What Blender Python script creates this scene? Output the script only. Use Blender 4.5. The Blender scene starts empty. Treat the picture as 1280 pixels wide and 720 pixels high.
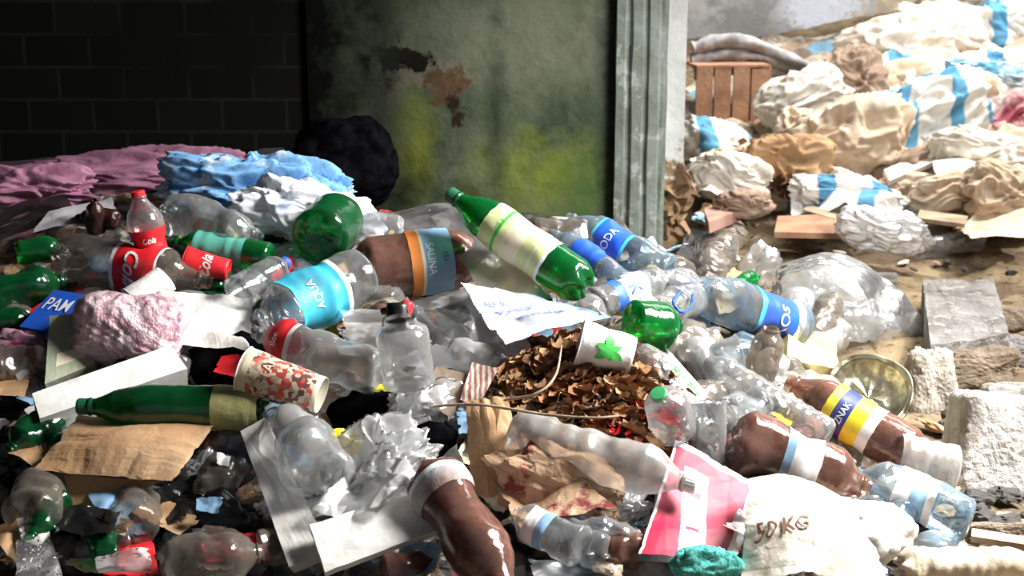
import bpy,bmesh,math,random
from mathutils import Vector,Matrix,noise
random.seed(11)
COL=bpy.context.scene.collection
PI=math.pi
FPX=1778.0;CAM=Vector((0,0,1.1));PT=math.radians(14)
Fw=Vector((0,math.cos(PT),-math.sin(PT)));Up=Vector((0,math.sin(PT),math.cos(PT)));Rt=Vector((1,0,0))
def ray(px,py): return Fw+Rt*((px-640)/FPX)+Up*((360-py)/FPX)
def P(px,py,d): return CAM+ray(px,py)*d
def onY(px,py,Y):
    r=ray(px,py); return CAM+r*(Y/r.y)
def ss(a,b,x):
    t=min(1,max(0,(x-a)/(b-a))); return t*t*(3-2*t)
def heap(x,y):
    b=.10+.28*(y-2.1) if y<3.4 else .464-.5*(y-3.4)
    k=1-ss(.15,1.02,x)
    l=ss(-.15,-.7,x)
    return b*k*1.06-.04+.05*l*ss(2.6,3.3,y)+.34*l*max(0,min(y,3.95)-3.4)-ss(.8,1.1,x)*.3
def ground(x,y):
    g=0.0
    if y>4.9: g=.16*min(y-4.9,4)*ss(4.9,5.6,y)+.2*ss(1.3,2.6,x)*ss(5.5,7.6,y)
    return g
def H(x,y): return max(heap(x,y),ground(x,y))
def depth(px,py,lift=0):
    r=ray(px,py);t=1.4
    tc=3.95/r.y if px<835 else 10
    while t<10:
        p=CAM+r*t
        if p.z<H(p.x,p.y)+lift: break
        t+=.06
        if t>tc: return tc
    lo,hi=t-.06,t
    for i in range(7):
        m=(lo+hi)/2;p=CAM+r*m
        if p.z<H(p.x,p.y)+lift: hi=m
        else: lo=m
    return hi
def S(px,py,lift=0): return P(px,py,depth(px,py,lift))
_r=random.Random(5)
DIRS=[Vector((_r.gauss(0,1),_r.gauss(0,1),_r.gauss(0,1))).normalized() for i in range(13)]
def fold(q,s,n=6):
    q=q+noise.noise_vector(q*.6+Vector((s,s,s)))*.45
    a=0;k=int(s*3)
    for i in range(n):
        t=q.dot(DIRS[(i*3+k)%13])*(.5+.36*i)+s*(i+1)*.37;t-=math.floor(t);a+=(abs(t-.5)*4-1)/(1+.55*i)
    return a*.42*(.75+noise.noise(q*.9))
# ---------------- materials
MC={}
def _new(name):
    m=bpy.data.materials.new(name);m.use_nodes=True;nt=m.node_tree;nt.nodes.clear();return m,nt
def rgb(c): return (c[0],c[1],c[2],1)
def ramp(nt,fac,lo,hi):
    n=nt.nodes.new('ShaderNodeMapRange');n.inputs[1].default_value=lo;n.inputs[2].default_value=hi
    nt.links.new(fac,n.inputs[0]);return n.outputs[0]
def mixc(nt,f,a,b):
    n=nt.nodes.new('ShaderNodeMix');n.data_type='RGBA'
    if hasattr(f,'is_linked'): nt.links.new(f,n.inputs[0])
    else: n.inputs[0].default_value=f
    for s,v in ((6,a),(7,b)):
        if isinstance(v,tuple): n.inputs[s].default_value=rgb(v)
        else: nt.links.new(v,n.inputs[s])
    return n.outputs[2]
def pattern(nt,co,pat,s,dist=3):
    if pat=='stripe':
        n=nt.nodes.new('ShaderNodeTexWave');n.inputs['Scale'].default_value=s;n.inputs['Distortion'].default_value=dist;n.inputs['Detail'].default_value=2
        nt.links.new(co,n.inputs['Vector']);return n.outputs['Fac']
    if pat=='vor':
        n=nt.nodes.new('ShaderNodeTexVoronoi');n.inputs['Scale'].default_value=s
        nt.links.new(co,n.inputs['Vector']);return n.outputs['Distance']
    n=nt.nodes.new('ShaderNodeTexNoise');n.inputs['Scale'].default_value=s;n.inputs['Detail'].default_value=7;n.inputs['Roughness'].default_value=.62
    nt.links.new(co,n.inputs['Vector']);return n.outputs['Fac']
def cells(nt,co,s,stops,warp=.12,metric='EUCLIDEAN'):
    N=nt.nodes.new;L=nt.links
    vn=N('ShaderNodeTexVoronoi');vn.inputs['Scale'].default_value=s;vn.distance=metric;nz=N('ShaderNodeTexNoise');nz.inputs['Scale'].default_value=9;L.new(co,nz.inputs['Vector'])
    mv=N('ShaderNodeMix');mv.data_type='VECTOR';mv.inputs[0].default_value=warp;L.new(co,mv.inputs[4]);L.new(nz.outputs['Color'],mv.inputs[5]);L.new(mv.outputs[1],vn.inputs['Vector'])
    cr=N('ShaderNodeValToRGB');cr.color_ramp.interpolation='CONSTANT'
    sep=N('ShaderNodeSeparateColor');L.new(vn.outputs['Color'],sep.inputs[0]);L.new(sep.outputs[0],cr.inputs[0])
    e=cr.color_ramp.elements;e[0].position=0;e[0].color=rgb(stops[0][1]);e[1].position=stops[1][0];e[1].color=rgb(stops[1][1])
    for p_,c_ in stops[2:]:
        q=e.new(p_);q.color=rgb(c_)
    return cr.outputs[0]
def mat(name,c1,c2=None,s=8,rough=.6,bump=.3,bs=60,pat='noise',metal=0,lo=.42,hi=.6,c3=None,s3=25,dirt=.25,dist=3,spec=.5,stops=None,metric='EUCLIDEAN',coat=0):
    if name in MC: return MC[name]
    m,nt=_new(name);L=nt.links
    out=nt.nodes.new('ShaderNodeOutputMaterial');b=nt.nodes.new('ShaderNodeBsdfPrincipled')
    co=nt.nodes.new('ShaderNodeTexCoord').outputs['Object']
    c=c1
    if stops: c=cells(nt,co,s,stops,0.02,metric)
    elif c2: c=mixc(nt,ramp(nt,pattern(nt,co,pat,s,dist),lo,hi),c1,c2)
    if c3: c=mixc(nt,ramp(nt,pattern(nt,co,'noise',s3),.56,.62),c,c3)
    if dirt: c=mixc(nt,ramp(nt,pattern(nt,co,'noise',14),.5,.5+.4/ (dirt+.4)),c,(.10,.075,.05))
    if isinstance(c,tuple): b.inputs['Base Color'].default_value=rgb(c)
    else: L.new(c,b.inputs['Base Color'])
    b.inputs['Roughness'].default_value=rough;b.inputs['Metallic'].default_value=metal
    b.inputs['Specular IOR Level'].default_value=spec
    if coat: b.inputs['Coat Weight'].default_value=coat;b.inputs['Coat Roughness'].default_value=.05
    if bump:
        bn=nt.nodes.new('ShaderNodeBump');bn.inputs['Strength'].default_value=bump;bn.inputs['Distance'].default_value=.01
        L.new(pattern(nt,co,'noise',bs),bn.inputs['Height']);L.new(bn.outputs[0],b.inputs['Normal'])
    L.new(b.outputs[0],out.inputs[0]);MC[name]=m;return m
def pet(name,tint,body,op=.15,rough=.12,edge=.42,dirtc=(.34,.28,.21),dirt=.36,bmp=.15):
    if name in MC: return MC[name]
    m,nt=_new(name);L=nt.links;N=nt.nodes.new
    out=N('ShaderNodeOutputMaterial')
    tr=N('ShaderNodeBsdfTransparent');tr.inputs[0].default_value=rgb(tint)
    co=N('ShaderNodeTexCoord').outputs['Object']
    nz=pattern(nt,co,'noise',22)
    bn=N('ShaderNodeBump');bn.inputs['Strength'].default_value=bmp;bn.inputs['Distance'].default_value=.01;L.new(pattern(nt,co,'noise',40),bn.inputs['Height'])
    df=N('ShaderNodeBsdfDiffuse');L.new(mixc(nt,ramp(nt,nz,.46,.64),body,dirtc),df.inputs[0])
    tl=N('ShaderNodeBsdfTranslucent');tl.inputs[0].default_value=rgb(body)
    mx0=N('ShaderNodeMixShader');mx0.inputs[0].default_value=.4;L.new(df.outputs[0],mx0.inputs[1]);L.new(tl.outputs[0],mx0.inputs[2])
    lw=N('ShaderNodeLayerWeight');lw.inputs[0].default_value=.3;L.new(bn.outputs[0],lw.inputs['Normal'])
    a=N('ShaderNodeMath');a.operation='MULTIPLY_ADD';L.new(lw.outputs['Facing'],a.inputs[0]);a.inputs[1].default_value=edge;a.inputs[2].default_value=op
    a2=N('ShaderNodeMath');a2.operation='MULTIPLY_ADD';a2.use_clamp=True;L.new(ramp(nt,nz,.48,.68),a2.inputs[0]);a2.inputs[1].default_value=dirt;L.new(a.outputs[0],a2.inputs[2])
    m1=N('ShaderNodeMixShader');L.new(a2.outputs[0],m1.inputs[0]);L.new(tr.outputs[0],m1.inputs[1]);L.new(mx0.outputs[0],m1.inputs[2])
    gl=N('ShaderNodeBsdfGlossy');gl.inputs['Roughness'].default_value=rough;L.new(bn.outputs[0],gl.inputs['Normal'])
    fr=N('ShaderNodeFresnel');fr.inputs[0].default_value=1.5;L.new(bn.outputs[0],fr.inputs['Normal'])
    fm=N('ShaderNodeMath');fm.operation='MULTIPLY_ADD';fm.use_clamp=True;L.new(fr.outputs[0],fm.inputs[0]);fm.inputs[1].default_value=.8;fm.inputs[2].default_value=.04
    m2=N('ShaderNodeMixShader');L.new(fm.outputs[0],m2.inputs[0]);L.new(m1.outputs[0],m2.inputs[1]);L.new(gl.outputs[0],m2.inputs[2])
    L.new(m2.outputs[0],out.inputs[0]);MC[name]=m;return m
CLEAR=pet('clear_plastic',(.96,.98,.99),(.84,.87,.89),.09)
FOG=pet('cloudy_plastic',(.94,.95,.96),(.88,.89,.88),.26,rough=.22)
DCLEAR=pet('dirty_clear_plastic',(.78,.73,.68),(.42,.37,.32),.18)
GREEN=pet('green_plastic',(.05,.62,.16),(.01,.32,.07),.25,edge=.5,dirtc=(.02,.14,.05))
DGREEN=pet('dark_green_plastic',(.03,.38,.12),(.008,.17,.05),.35,edge=.5,dirtc=(.02,.08,.03))
BLUEP=pet('bluish_plastic',(.72,.87,.97),(.46,.64,.80),.13)
FILM=pet('white_film',(.92,.94,.96),(.94,.95,.96),.60,rough=.30,edge=.35,dirt=.14,bmp=.25)
TFILM=pet('thin_film',(.95,.95,.97),(.86,.86,.90),.33,rough=.18,edge=.5,dirt=.15)
BRPET=pet('brown_stained_plastic',(.72,.48,.40),(.44,.26,.20),.30,rough=.09,edge=.35,dirtc=(.16,.06,.045),dirt=.4,bmp=.12)
BROWN=BRPET
DREG=mat('brown_dregs',(.15,.055,.04),(.52,.33,.26),s=70,rough=.5,dirt=0,lo=.44,hi=.62,c3=(.10,.03,.022),s3=14)
KRAFT=mat('kraft_paper',(.44,.25,.12),(.60,.38,.21),s=6,rough=.8,bump=.3,bs=30)
PAPER=mat('dirty_white_paper',(.84,.83,.80),(.66,.63,.58),s=8,rough=.8,bump=.25)
BLACK=mat('black_fabric',(.002,.002,.003),(.006,.006,.007),s=20,rough=1,bump=.3,dirt=0,spec=0)
BLKP=mat('black_plastic',(.010,.010,.011),rough=.3,bump=.1,dirt=0)
def flat(n,c,r=.5): return mat(n,c,None,rough=r,bump=.04,dirt=.5)
RED=flat('red_print',(.72,.015,.025));BLUE=flat('blue_print',(.015,.10,.58));SKY=flat('cyan_print',(.05,.46,.66));YEL=flat('yellow_print',(.88,.72,.03))
LIME=flat('pale_lime_print',(.58,.64,.32));CREAM=flat('cream_print',(.76,.68,.50));NAVY=flat('navy_print',(.02,.04,.20));PINK=flat('crimson_print',(.50,.010,.06))
ORNG=flat('orange_print',(.72,.24,.05));WPR=flat('white_print',(.84,.85,.86));TEAL=flat('teal_print',(.10,.42,.34));LBLUE=flat('light_blue_print',(.26,.45,.66));GRN=flat('green_print',(.06,.50,.08))
# ---------------- object helpers
def thing(name,label,cat,loc,group=None):
    o=bpy.data.objects.new(name,None);COL.objects.link(o);o.location=loc;o.empty_display_size=.05
    o['label']=label;o['category']=cat
    if group:o['group']=group
    return o
def mk(name,vs,fs,mats,parent=None,origin=None,idx=None,smooth=True,label=None,cat=None,group=None,kind=None):
    if parent is not None: origin=parent.location
    if origin is None:
        n=len(vs);origin=Vector((sum(v[0] for v in vs)/n,sum(v[1] for v in vs)/n,min(v[2] for v in vs)))
    me=bpy.data.meshes.new(name)
    me.from_pydata([(v[0]-origin[0],v[1]-origin[1],v[2]-origin[2]) for v in vs],[],fs)
    if not isinstance(mats,(list,tuple)): mats=[mats]
    for m in mats: me.materials.append(m)
    if idx: me.polygons.foreach_set('material_index',idx)
    if smooth: me.polygons.foreach_set('use_smooth',[True]*len(fs))
    me.update()
    o=bpy.data.objects.new(name,me);COL.objects.link(o)
    if parent is not None: o.parent=parent
    else:
        o.location=origin
        if label:o['label']=label
        if cat:o['category']=cat
        if group:o['group']=group
        if kind:o['kind']=kind
    return o
TM={}
def textmesh(s):
    if s in TM: return TM[s]
    st=s.rstrip('~')
    cu=bpy.data.curves.new('t','FONT');cu.body=st;cu.size=1;cu.resolution_u=3;cu.offset=.008
    if s!=st: cu.shear=.45;cu.offset=.02
    o=bpy.data.objects.new('t',cu);COL.objects.link(o);bpy.context.view_layer.update()
    me=bpy.data.meshes.new_from_object(o.evaluated_get(bpy.context.evaluated_depsgraph_get()))
    bpy.data.objects.remove(o);bpy.data.curves.remove(cu)
    bm=bmesh.new();bm.from_mesh(me);bpy.data.meshes.remove(me)
    xs=[v.co.x for v in bm.verts];ys=[v.co.y for v in bm.verts]
    x0,x1,y0,y1=min(xs),max(xs),min(ys),max(ys);asp=(x1-x0)/(y1-y0)
    k=max(6,int(asp*4))
    for i in range(1,k):
        bmesh.ops.bisect_plane(bm,geom=bm.verts[:]+bm.edges[:]+bm.faces[:],plane_co=(x0+(x1-x0)*i/k,0,0),plane_no=(1,0,0))
    bm.verts.index_update()
    vs=[((v.co.x-x0)/(x1-x0),(v.co.y-y0)/(y1-y0)) for v in bm.verts]
    fs=[[v.index for v in f.verts] for f in bm.faces];bm.free()
    TM[s]=(vs,fs,asp);return TM[s]
def lettering(parent,s,fn,m,name='lettering'):
    vs,fs,asp=textmesh(s)
    return mk(name,[fn(u,v) for u,v in vs],fs,m,parent,smooth=False)
# ---------------- bottles
PROF={
'soda':[(.035,0),(.03,.25),(.0,.55),(.012,.72),(.05,.9),(.1,1),(.3,1),(.5,1),(.66,1),(.74,.93),(.82,.72),(.88,.48),(.92,.36),(.935,.34),(.94,.40),(.95,.40),(.955,.30),(1,.29)],
'water':[(.03,0),(.02,.3),(.0,.6),(.01,.85),(.04,1),(.3,1),(.36,.95),(.42,1),(.62,1),(.68,.95),(.74,1),(.8,.86),(.86,.6),(.91,.38),(.93,.36),(.94,.42),(.95,.42),(.955,.31),(1,.30)],
'waist':[(.03,0),(.02,.3),(.0,.55),(.02,.8),(.08,1),(.2,1),(.3,.86),(.38,.82),(.46,.9),(.55,1),(.66,1),(.76,.82),(.85,.52),(.92,.36),(.94,.42),(.95,.42),(.955,.31),(1,.30)],
'jar':[(.02,0),(.01,.4),(.0,.8),(.03,.97),(.08,1),(.4,1),(.75,1),(.82,.95),(.88,.72),(.92,.62),(.94,.6),(1,.6)]}
def bottle(label,a,b,w,m=None,kind='soda',cap=None,lab=None,crush=.15,lift=0,stand=False,text=None,seed=None,ribs=0,bend=0,flat_=0,name='plastic_bottle',cat='bottle',group=None,dz=None,cut=None):
    m=m or CLEAR
    if crush>.1: crush*=1.55
    seed=seed if seed is not None else random.random()*50
    d0=depth(a[0],a[1]);R=w*d0/FPX/2
    A=S(a[0],a[1],lift+R*.8)
    dA=(A-CAM).dot(Fw);R=w*dA/FPX/2
    if stand: B=P(b[0],b[1],dA*(.985))
    elif dz is not None: B=P(b[0],b[1],dA+dz)
    else:
        B=S(b[0],b[1],lift+R*.8);dB=(B-CAM).dot(Fw);mx=5.2*R
        if abs(dB-dA)>mx*.8: B=P(b[0],b[1],dA+math.copysign(mx*.8,dB-dA))
    Z=(B-A);L=Z.length;Z.normalize()
    X=CAM-(A+B)/2;X=(X-Z*X.dot(Z)).normalized();Y=Z.cross(X)
    sv=Vector((seed,seed*1.7,seed*.3))
    pr=PROF[kind]
    def dfm(th,r,z):
        x=math.cos(th)*r*R;y=math.sin(th)*r*R
        q=Vector((x/R,y/R,z*L/R))
        mask=1-ss(.78,.92,z)*.9
        if crush and mask>0:
            n1=noise.noise(q*.7+sv)
            f=1-mask*crush*max(-.15,n1)*1.3
            if crush>.06: f-=mask*crush*(.55*max(-.35,fold(q*.62,seed,4))+.16*fold(q*1.5,seed+1,3))
            x*=f;y*=f
        x*=1-flat_*mask
        o=bend*R*math.sin(PI*z)
        o2=crush*R*.5*noise.noise(Vector((z*2.5,seed,1)))
        return A+Z*(z*L)+X*(x+o2)+Y*(y+o)
    T=thing(name,label,cat,A-Vector((0,0,R)),group)
    rings=[];n=44
    for i in range(len(pr)-1):
        (z0,r0),(z1,r1)=pr[i],pr[i+1]
        k=max(1,int((abs(z1-z0)*L/R)/.10)) if i>3 else 2
        for j in range(k):
            t=j/k;rings.append((z0+(z1-z0)*t,r0+(r1-r0)*t))
    rings.append(pr[-1])
    if cut: rings=[q for q in rings if q[0]<=cut or q[1]==0]
    vs=[];fs=[]
    for z,r in rings:
        rr=r
        if ribs and .1<z<.72: rr=r*(1-.045*(.5+.5*math.sin(z*L/R*ribs)))
        for k in range(n):
            th=2*PI*k/n;zz=z;r2=rr
            if z<.1 and kind in('soda','waist') and r>.2:
                pm=.5+.5*math.cos(5*th);r2=rr*(1-.16*(1-pm)*(1-z/.1));zz=z+.035*(1-pm)*(1-z/.1)
            vs.append(dfm(th,r2,zz))
    for i in range(len(rings)-1):
        for k in range(n):
            fs.append([i*n+k,i*n+(k+1)%n,(i+1)*n+(k+1)%n,(i+1)*n+k])
    mk('body',vs,fs,m,T)
    if m is BRPET:
        def PR(z):
            for i in range(3,len(pr)-1):
                if pr[i][0]<=z<=pr[i+1][0]: return pr[i][1]+(pr[i+1][1]-pr[i][1])*(z-pr[i][0])/max(1e-6,pr[i+1][0]-pr[i][0])
            return .8
        vs=[];fs=[];nz=26;nn=30
        for i in range(nz+1):
            z=.06+.78*i/nz
            for k in range(nn):
                th=2*PI*k/nn;g=.955*(1-.14*max(0,noise.noise(Vector((math.cos(th)*1.5,math.sin(th)*1.5,z*L/R*1.2+seed)))))
                vs.append(dfm(th,PR(z)*g*(0 if i in(0,nz) else 1),z))
        for i in range(nz):
            for k in range(nn): fs.append([i*nn+k,i*nn+(k+1)%nn,(i+1)*nn+(k+1)%nn,(i+1)*nn+k])
        mk('residue',vs,fs,DREG,T)
    if cap and not cut:
        cr=pr[-1][1]*1.22;vs=[];fs=[];nn=40
        for z,f in ((.955,1),(1.0,1),(1.012,.93),(1.015,.0)):
            for k in range(nn):
                rf=f*cr*(1+(.03 if k%2 else 0) if f==1 else 1)
                vs.append(dfm(2*PI*k/nn,rf,z))
        for i in range(3):
            for k in range(nn): fs.append([i*nn+k,i*nn+(k+1)%nn,(i+1)*nn+(k+1)%nn,(i+1)*nn+k])
        mk('cap',vs,fs,cap,T,smooth=False)
        vs=[];fs=[]
        for z,f in ((.928,1.02),(.944,1.02)):
            for k in range(nn): vs.append(dfm(2*PI*k/nn,f*cr,z))
        for k in range(nn): fs.append([k,(k+1)%nn,nn+(k+1)%nn,nn+k])
        mk('cap_ring',vs,fs,cap,T)
    if lab:
        z0,z1,bands=lab
        idx=[];vs=[];fs=[];nz=max(8,int((z1-z0)*L/R/.08));nn=44
        def pradius(z):
            for i in range(3,len(pr)-1):
                if pr[i][0]<=z<=pr[i+1][0]:
                    return pr[i][1]+(pr[i+1][1]-pr[i][1])*(z-pr[i][0])/max(1e-6,pr[i+1][0]-pr[i][0])
            return 1
        for i in range(nz+1):
            z=z0+(z1-z0)*i/nz
            for k in range(nn): vs.append(dfm(2*PI*k/nn,pradius(z)*(1.02+.02*noise.noise(Vector((k*.4,z*20,seed)))),z+(.006*noise.noise(Vector((k*.5,i*.1,seed))) if i in(0,nz) else 0)))
        for i in range(nz):
            f=(i+.5)/nz;mi=0
            for q,(fe,mm) in enumerate(bands):
                if f<=fe: mi=q;break
            for k in range(nn): fs.append([i*nn+k,i*nn+(k+1)%nn,(i+1)*nn+(k+1)%nn,(i+1)*nn+k]);idx.append(mi)
        lo=mk('label',vs,fs,[q[1] for q in bands],T,idx=idx)
        if text:
            for s,zc,h,tm,th0 in text:
                asp=textmesh(s)[2];full=asp*h*L/R*.9;wd=min(1.7,full);hz=h*wd/full
                o=lettering(T,s,lambda u,v:dfm(th0+(u-.5)*wd,pradius(zc)*1.048,zc+(v-.5)*hz),tm)
                o.parent=lo;
    return T
def cup(label,a,b,w,m,rimm=None,band=None,lift=0,stand=False,dz=0,taper=.72,text=None,crush=.05,name='paper_cup',cat='cup',inside=None,ribs=0,star=None):
    d0=depth(a[0],a[1]);R=w*d0/FPX/2;A=S(a[0],a[1],lift+R*.7);dA=(A-CAM).dot(Fw)
    B=P(b[0],b[1],dA+dz);Z=(B-A);L=Z.length;Z.normalize()
    X=CAM-(A+B)/2;X=(X-Z*X.dot(Z)).normalized();Y=Z.cross(X);sd=Vector((random.random()*40,3,5))
    def f(th,r,z):
        q=Vector((math.cos(th)*r,math.sin(th)*r,z*L/R));c=1-crush*(.5+noise.noise(q*1.1+sd)*1.6)
        return A+Z*(z*L)+X*(q.x*R*c)+Y*(q.y*R*c)
    T=thing(name,label,cat,A-Vector((0,0,R)))
    n=40;vs=[];fs=[];idx=[];rings=[(.03,0),(.03,taper*.93),(0,taper*.95)]+[(t/16,taper+(1-taper)*t/16) for t in range(17)]+[(1.0,.95),(.3,taper*.9),(.04,taper*.85)]
    bands=band or [(1,m)]
    for z,r in rings:
        rr=r*(1-.03*(.5+.5*math.sin(z*60))) if ribs else r
        for k in range(n): vs.append(f(2*PI*k/n,rr,z))
    for i in range(len(rings)-1):
        z=(rings[i][0]+rings[i+1][0])/2;mi=0
        for q,(fe,mm) in enumerate(bands):
            if z<=fe: mi=q;break
        if i>=len(rings)-3: mi=len(bands)
        for k in range(n): fs.append([i*n+k,i*n+(k+1)%n,(i+1)*n+(k+1)%n,(i+1)*n+k]);idx.append(mi)
    body=mk('body',vs,fs,[q[1] for q in bands]+[inside or m],T,idx=idx)
    vs=[];fs=[];mm=6
    for k in range(n):
        for j in range(mm):
            an=2*PI*j/mm;vs.append(f(2*PI*k/n,1.01+.035*math.cos(an),1+.035*R/L*math.sin(an)))
    for k in range(n):
        for j in range(mm): fs.append([k*mm+j,((k+1)%n)*mm+j,((k+1)%n)*mm+(j+1)%mm,k*mm+(j+1)%mm])
    mk('rim',vs,fs,rimm or m,T)
    if star:
        z0,rs,th0,sm=star;vs=[];fs=[]
        def pt(x,y): zz=z0+y*R/L;return f(th0+x,(taper+(1-taper)*zz)+.05,zz)
        for an,ln in ((.2,1),(1.3,.8),(2.3,.95),(3.3,.6),(4.2,.9),(5.3,.7)):
            b0=len(vs);K=5
            for i in range(K+1):
                t=i/K;wd=.26*rs*math.sin(PI*min(.97,t))**.8*ln
                cx,cy=math.cos(an)*t*ln*rs,math.sin(an)*t*ln*rs;nx,ny=-math.sin(an),math.cos(an)
                vs.append(pt(cx+nx*wd,cy+ny*wd));vs.append(pt(cx-nx*wd,cy-ny*wd))
            for i in range(K): fs.append([b0+2*i,b0+2*i+1,b0+2*i+3,b0+2*i+2])
        mk('leaf_print',vs,fs,sm,T,smooth=False).parent=body
    if text:
        for s,zc,h,tm,th0 in text:
            asp=textmesh(s)[2];full=asp*h*L/R*.9;wd=min(1.9,full);hz=h*wd/full
            o=lettering(T,s,lambda u,v:f(th0+(u-.5)*wd,(taper+(1-taper)*zc)*1.03,zc+(v-.5)*hz),tm);o.parent=body
    return T
# ---------------- blobs
def blob(name,label,cat,c,w,h,m,th=.6,rot=0,lift=None,amp=.25,fr=2.2,sub=4,sq=1.0,smooth=True,group=None,fine=.06,kind=None,parent=None,seed=None,rk=False,soft=False):
    d0=depth(c[0],c[1]);W=w*d0/FPX/2;Hh=h*d0/FPX/2;D=th*min(W,Hh)
    l=D*.5 if lift is None else lift
    O=S(c[0],c[1],l);dA=(O-CAM).dot(Fw);W=w*dA/FPX/2;Hh=h*dA/FPX/2
    bm=bmesh.new();bmesh.ops.create_icosphere(bm,subdivisions=sub,radius=1)
    s=seed if seed is not None else random.random()*90;sv=Vector((s,s*.7,s*1.3));r=math.radians(rot)
    X=Rt*math.cos(r)-Up*math.sin(r);Y=Rt*math.sin(r)+Up*math.cos(r)
    vs=[]
    for v in bm.verts:
        d=v.co.copy()
        if sq!=1: e=(abs(d.x)**sq+abs(d.y)**sq+abs(d.z)**sq)**(1/sq);d=d/e
        q=v.co*fr+sv
        if rk:
            vd=noise.voronoi(q)[0];f=1+amp*((vd[0]-.45)*1.3+noise.noise(q*.7)*.9-(.18-min(.18,vd[1]-vd[0]))*1.6)
            if fine: q2=v.co*fr*3.1+sv;vd2=noise.voronoi(q2)[0];f+=fine*((vd2[1]-vd2[0])*1.2-.3)
        elif soft:
            q3=q+noise.noise_vector(q*.6)*.9
            f=1+amp*(noise.noise(q*.6)+.8*(.45-abs(noise.noise(q3*.9))*2))+fine*(.45-abs(noise.noise(q3*2.1))*2)
        else:
            f=1+amp*(noise.noise(q*.6)*.8+.62*fold(v.co*fr*.55,s))+fine*.9*fold(v.co*fr*1.9,s+2,5)
        d*=f;vs.append(O+X*(d.x*W)+Y*(d.y*Hh)+Fw*(d.z*D))
    fs=[[v.index for v in f.verts] for f in bm.faces];bm.free()
    return mk(name,vs,fs,m,parent=parent,smooth=smooth,label=label,cat=cat,group=group,kind=kind)
def gridfn(pts,lifts):
    if not isinstance(lifts,(list,tuple)): lifts=[lifts]*4
    def bl(a,u,v): return (a[0]*(1-u)+a[1]*u)*(1-v)+(a[3]*(1-u)+a[2]*u)*v
    xs=[p[0] for p in pts];ys=[p[1] for p in pts];K=8
    G=[[S(bl(xs,i/K,j/K),bl(ys,i/K,j/K),bl(lifts,i/K,j/K)) for i in range(K+1)] for j in range(K+1)]
    def f(u,v):
        x=min(K-1e-6,max(0,u*K));y=min(K-1e-6,max(0,v*K));i=int(x);j=int(y);x-=i;y-=j
        return (G[j][i]*(1-x)+G[j][i+1]*x)*(1-y)+(G[j+1][i]*(1-x)+G[j+1][i+1]*x)*y
    return f
def sheet(name,label,cat,pts,m,lifts=.03,amp=.012,fr=14,n=50,rag=.03,group=None,text=None,parent=None,stripes=None,bulge=0,soft=False,smooth=True):
    g=gridfn(pts,lifts);s=random.random()*70;sv=Vector((s,s*.6,s*1.4))
    def f(u,v,e=0):
        u2=u+rag*(noise.noise(Vector((v*6+s,u*2,0)))+.4*noise.noise(Vector((v*23+s,u*3,0))));v2=v+rag*(noise.noise(Vector((u*6,s+v*2,4)))+.4*noise.noise(Vector((u*23,s,4))))
        p=g(u2,v2);q=p*fr+sv
        if soft:
            q=q+noise.noise_vector(q*.5)*.8
            r1=.5-abs(noise.noise(Vector((q.x*.55,q.y*.9,q.z*.9))))*2;r2=.5-abs(noise.noise(q*1.3+sv))*2
            d=amp*(noise.noise(q*.35)*1.6+r1*1.3+r2*.45)
        else: d=amp*(fold(p*fr*.55,s)*1.1+noise.noise(q*.4)*1.2)+amp*.3*fold(p*fr*1.5,s+1,4)
        if bulge: d+=bulge*math.sin(PI*min(1,max(0,u)))*math.sin(PI*min(1,max(0,v)))
        nrm=(CAM-p).normalized()
        return p+Vector((0,0,1))*(d*.7)+nrm*(d*.7+e)
    vs=[f(i/n,j/n) for j in range(n+1) for i in range(n+1)]
    fs=[[j*(n+1)+i,j*(n+1)+i+1,(j+1)*(n+1)+i+1,(j+1)*(n+1)+i] for j in range(n) for i in range(n)]
    idx=None;ms=m
    if stripes:
        ms=[m]+[q[1] for q in stripes];idx=[]
        for j in range(n):
            for i in range(n):
                k=0;u=(i+.5)/n;v=(j+.5)/n
                for q,(fn,_) in enumerate(stripes):
                    if fn(u,v): k=q+1
                idx.append(k)
    if text and parent is None:
        T=thing(name,label,cat,g(.5,.5)-Vector((0,0,.01)),group)
        o=mk('sheet',vs,fs,ms,T,idx=idx)
        for st,u0,v0,u1,v1,tm in text:
            lettering(T,st,lambda u,v:f(u0+(u1-u0)*u,v1+(v0-v1)*v,.0045),tm)
        return T
    return mk(name,vs,fs,ms,parent=parent,idx=idx,label=label,cat=cat,group=group,smooth=smooth)
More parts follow.
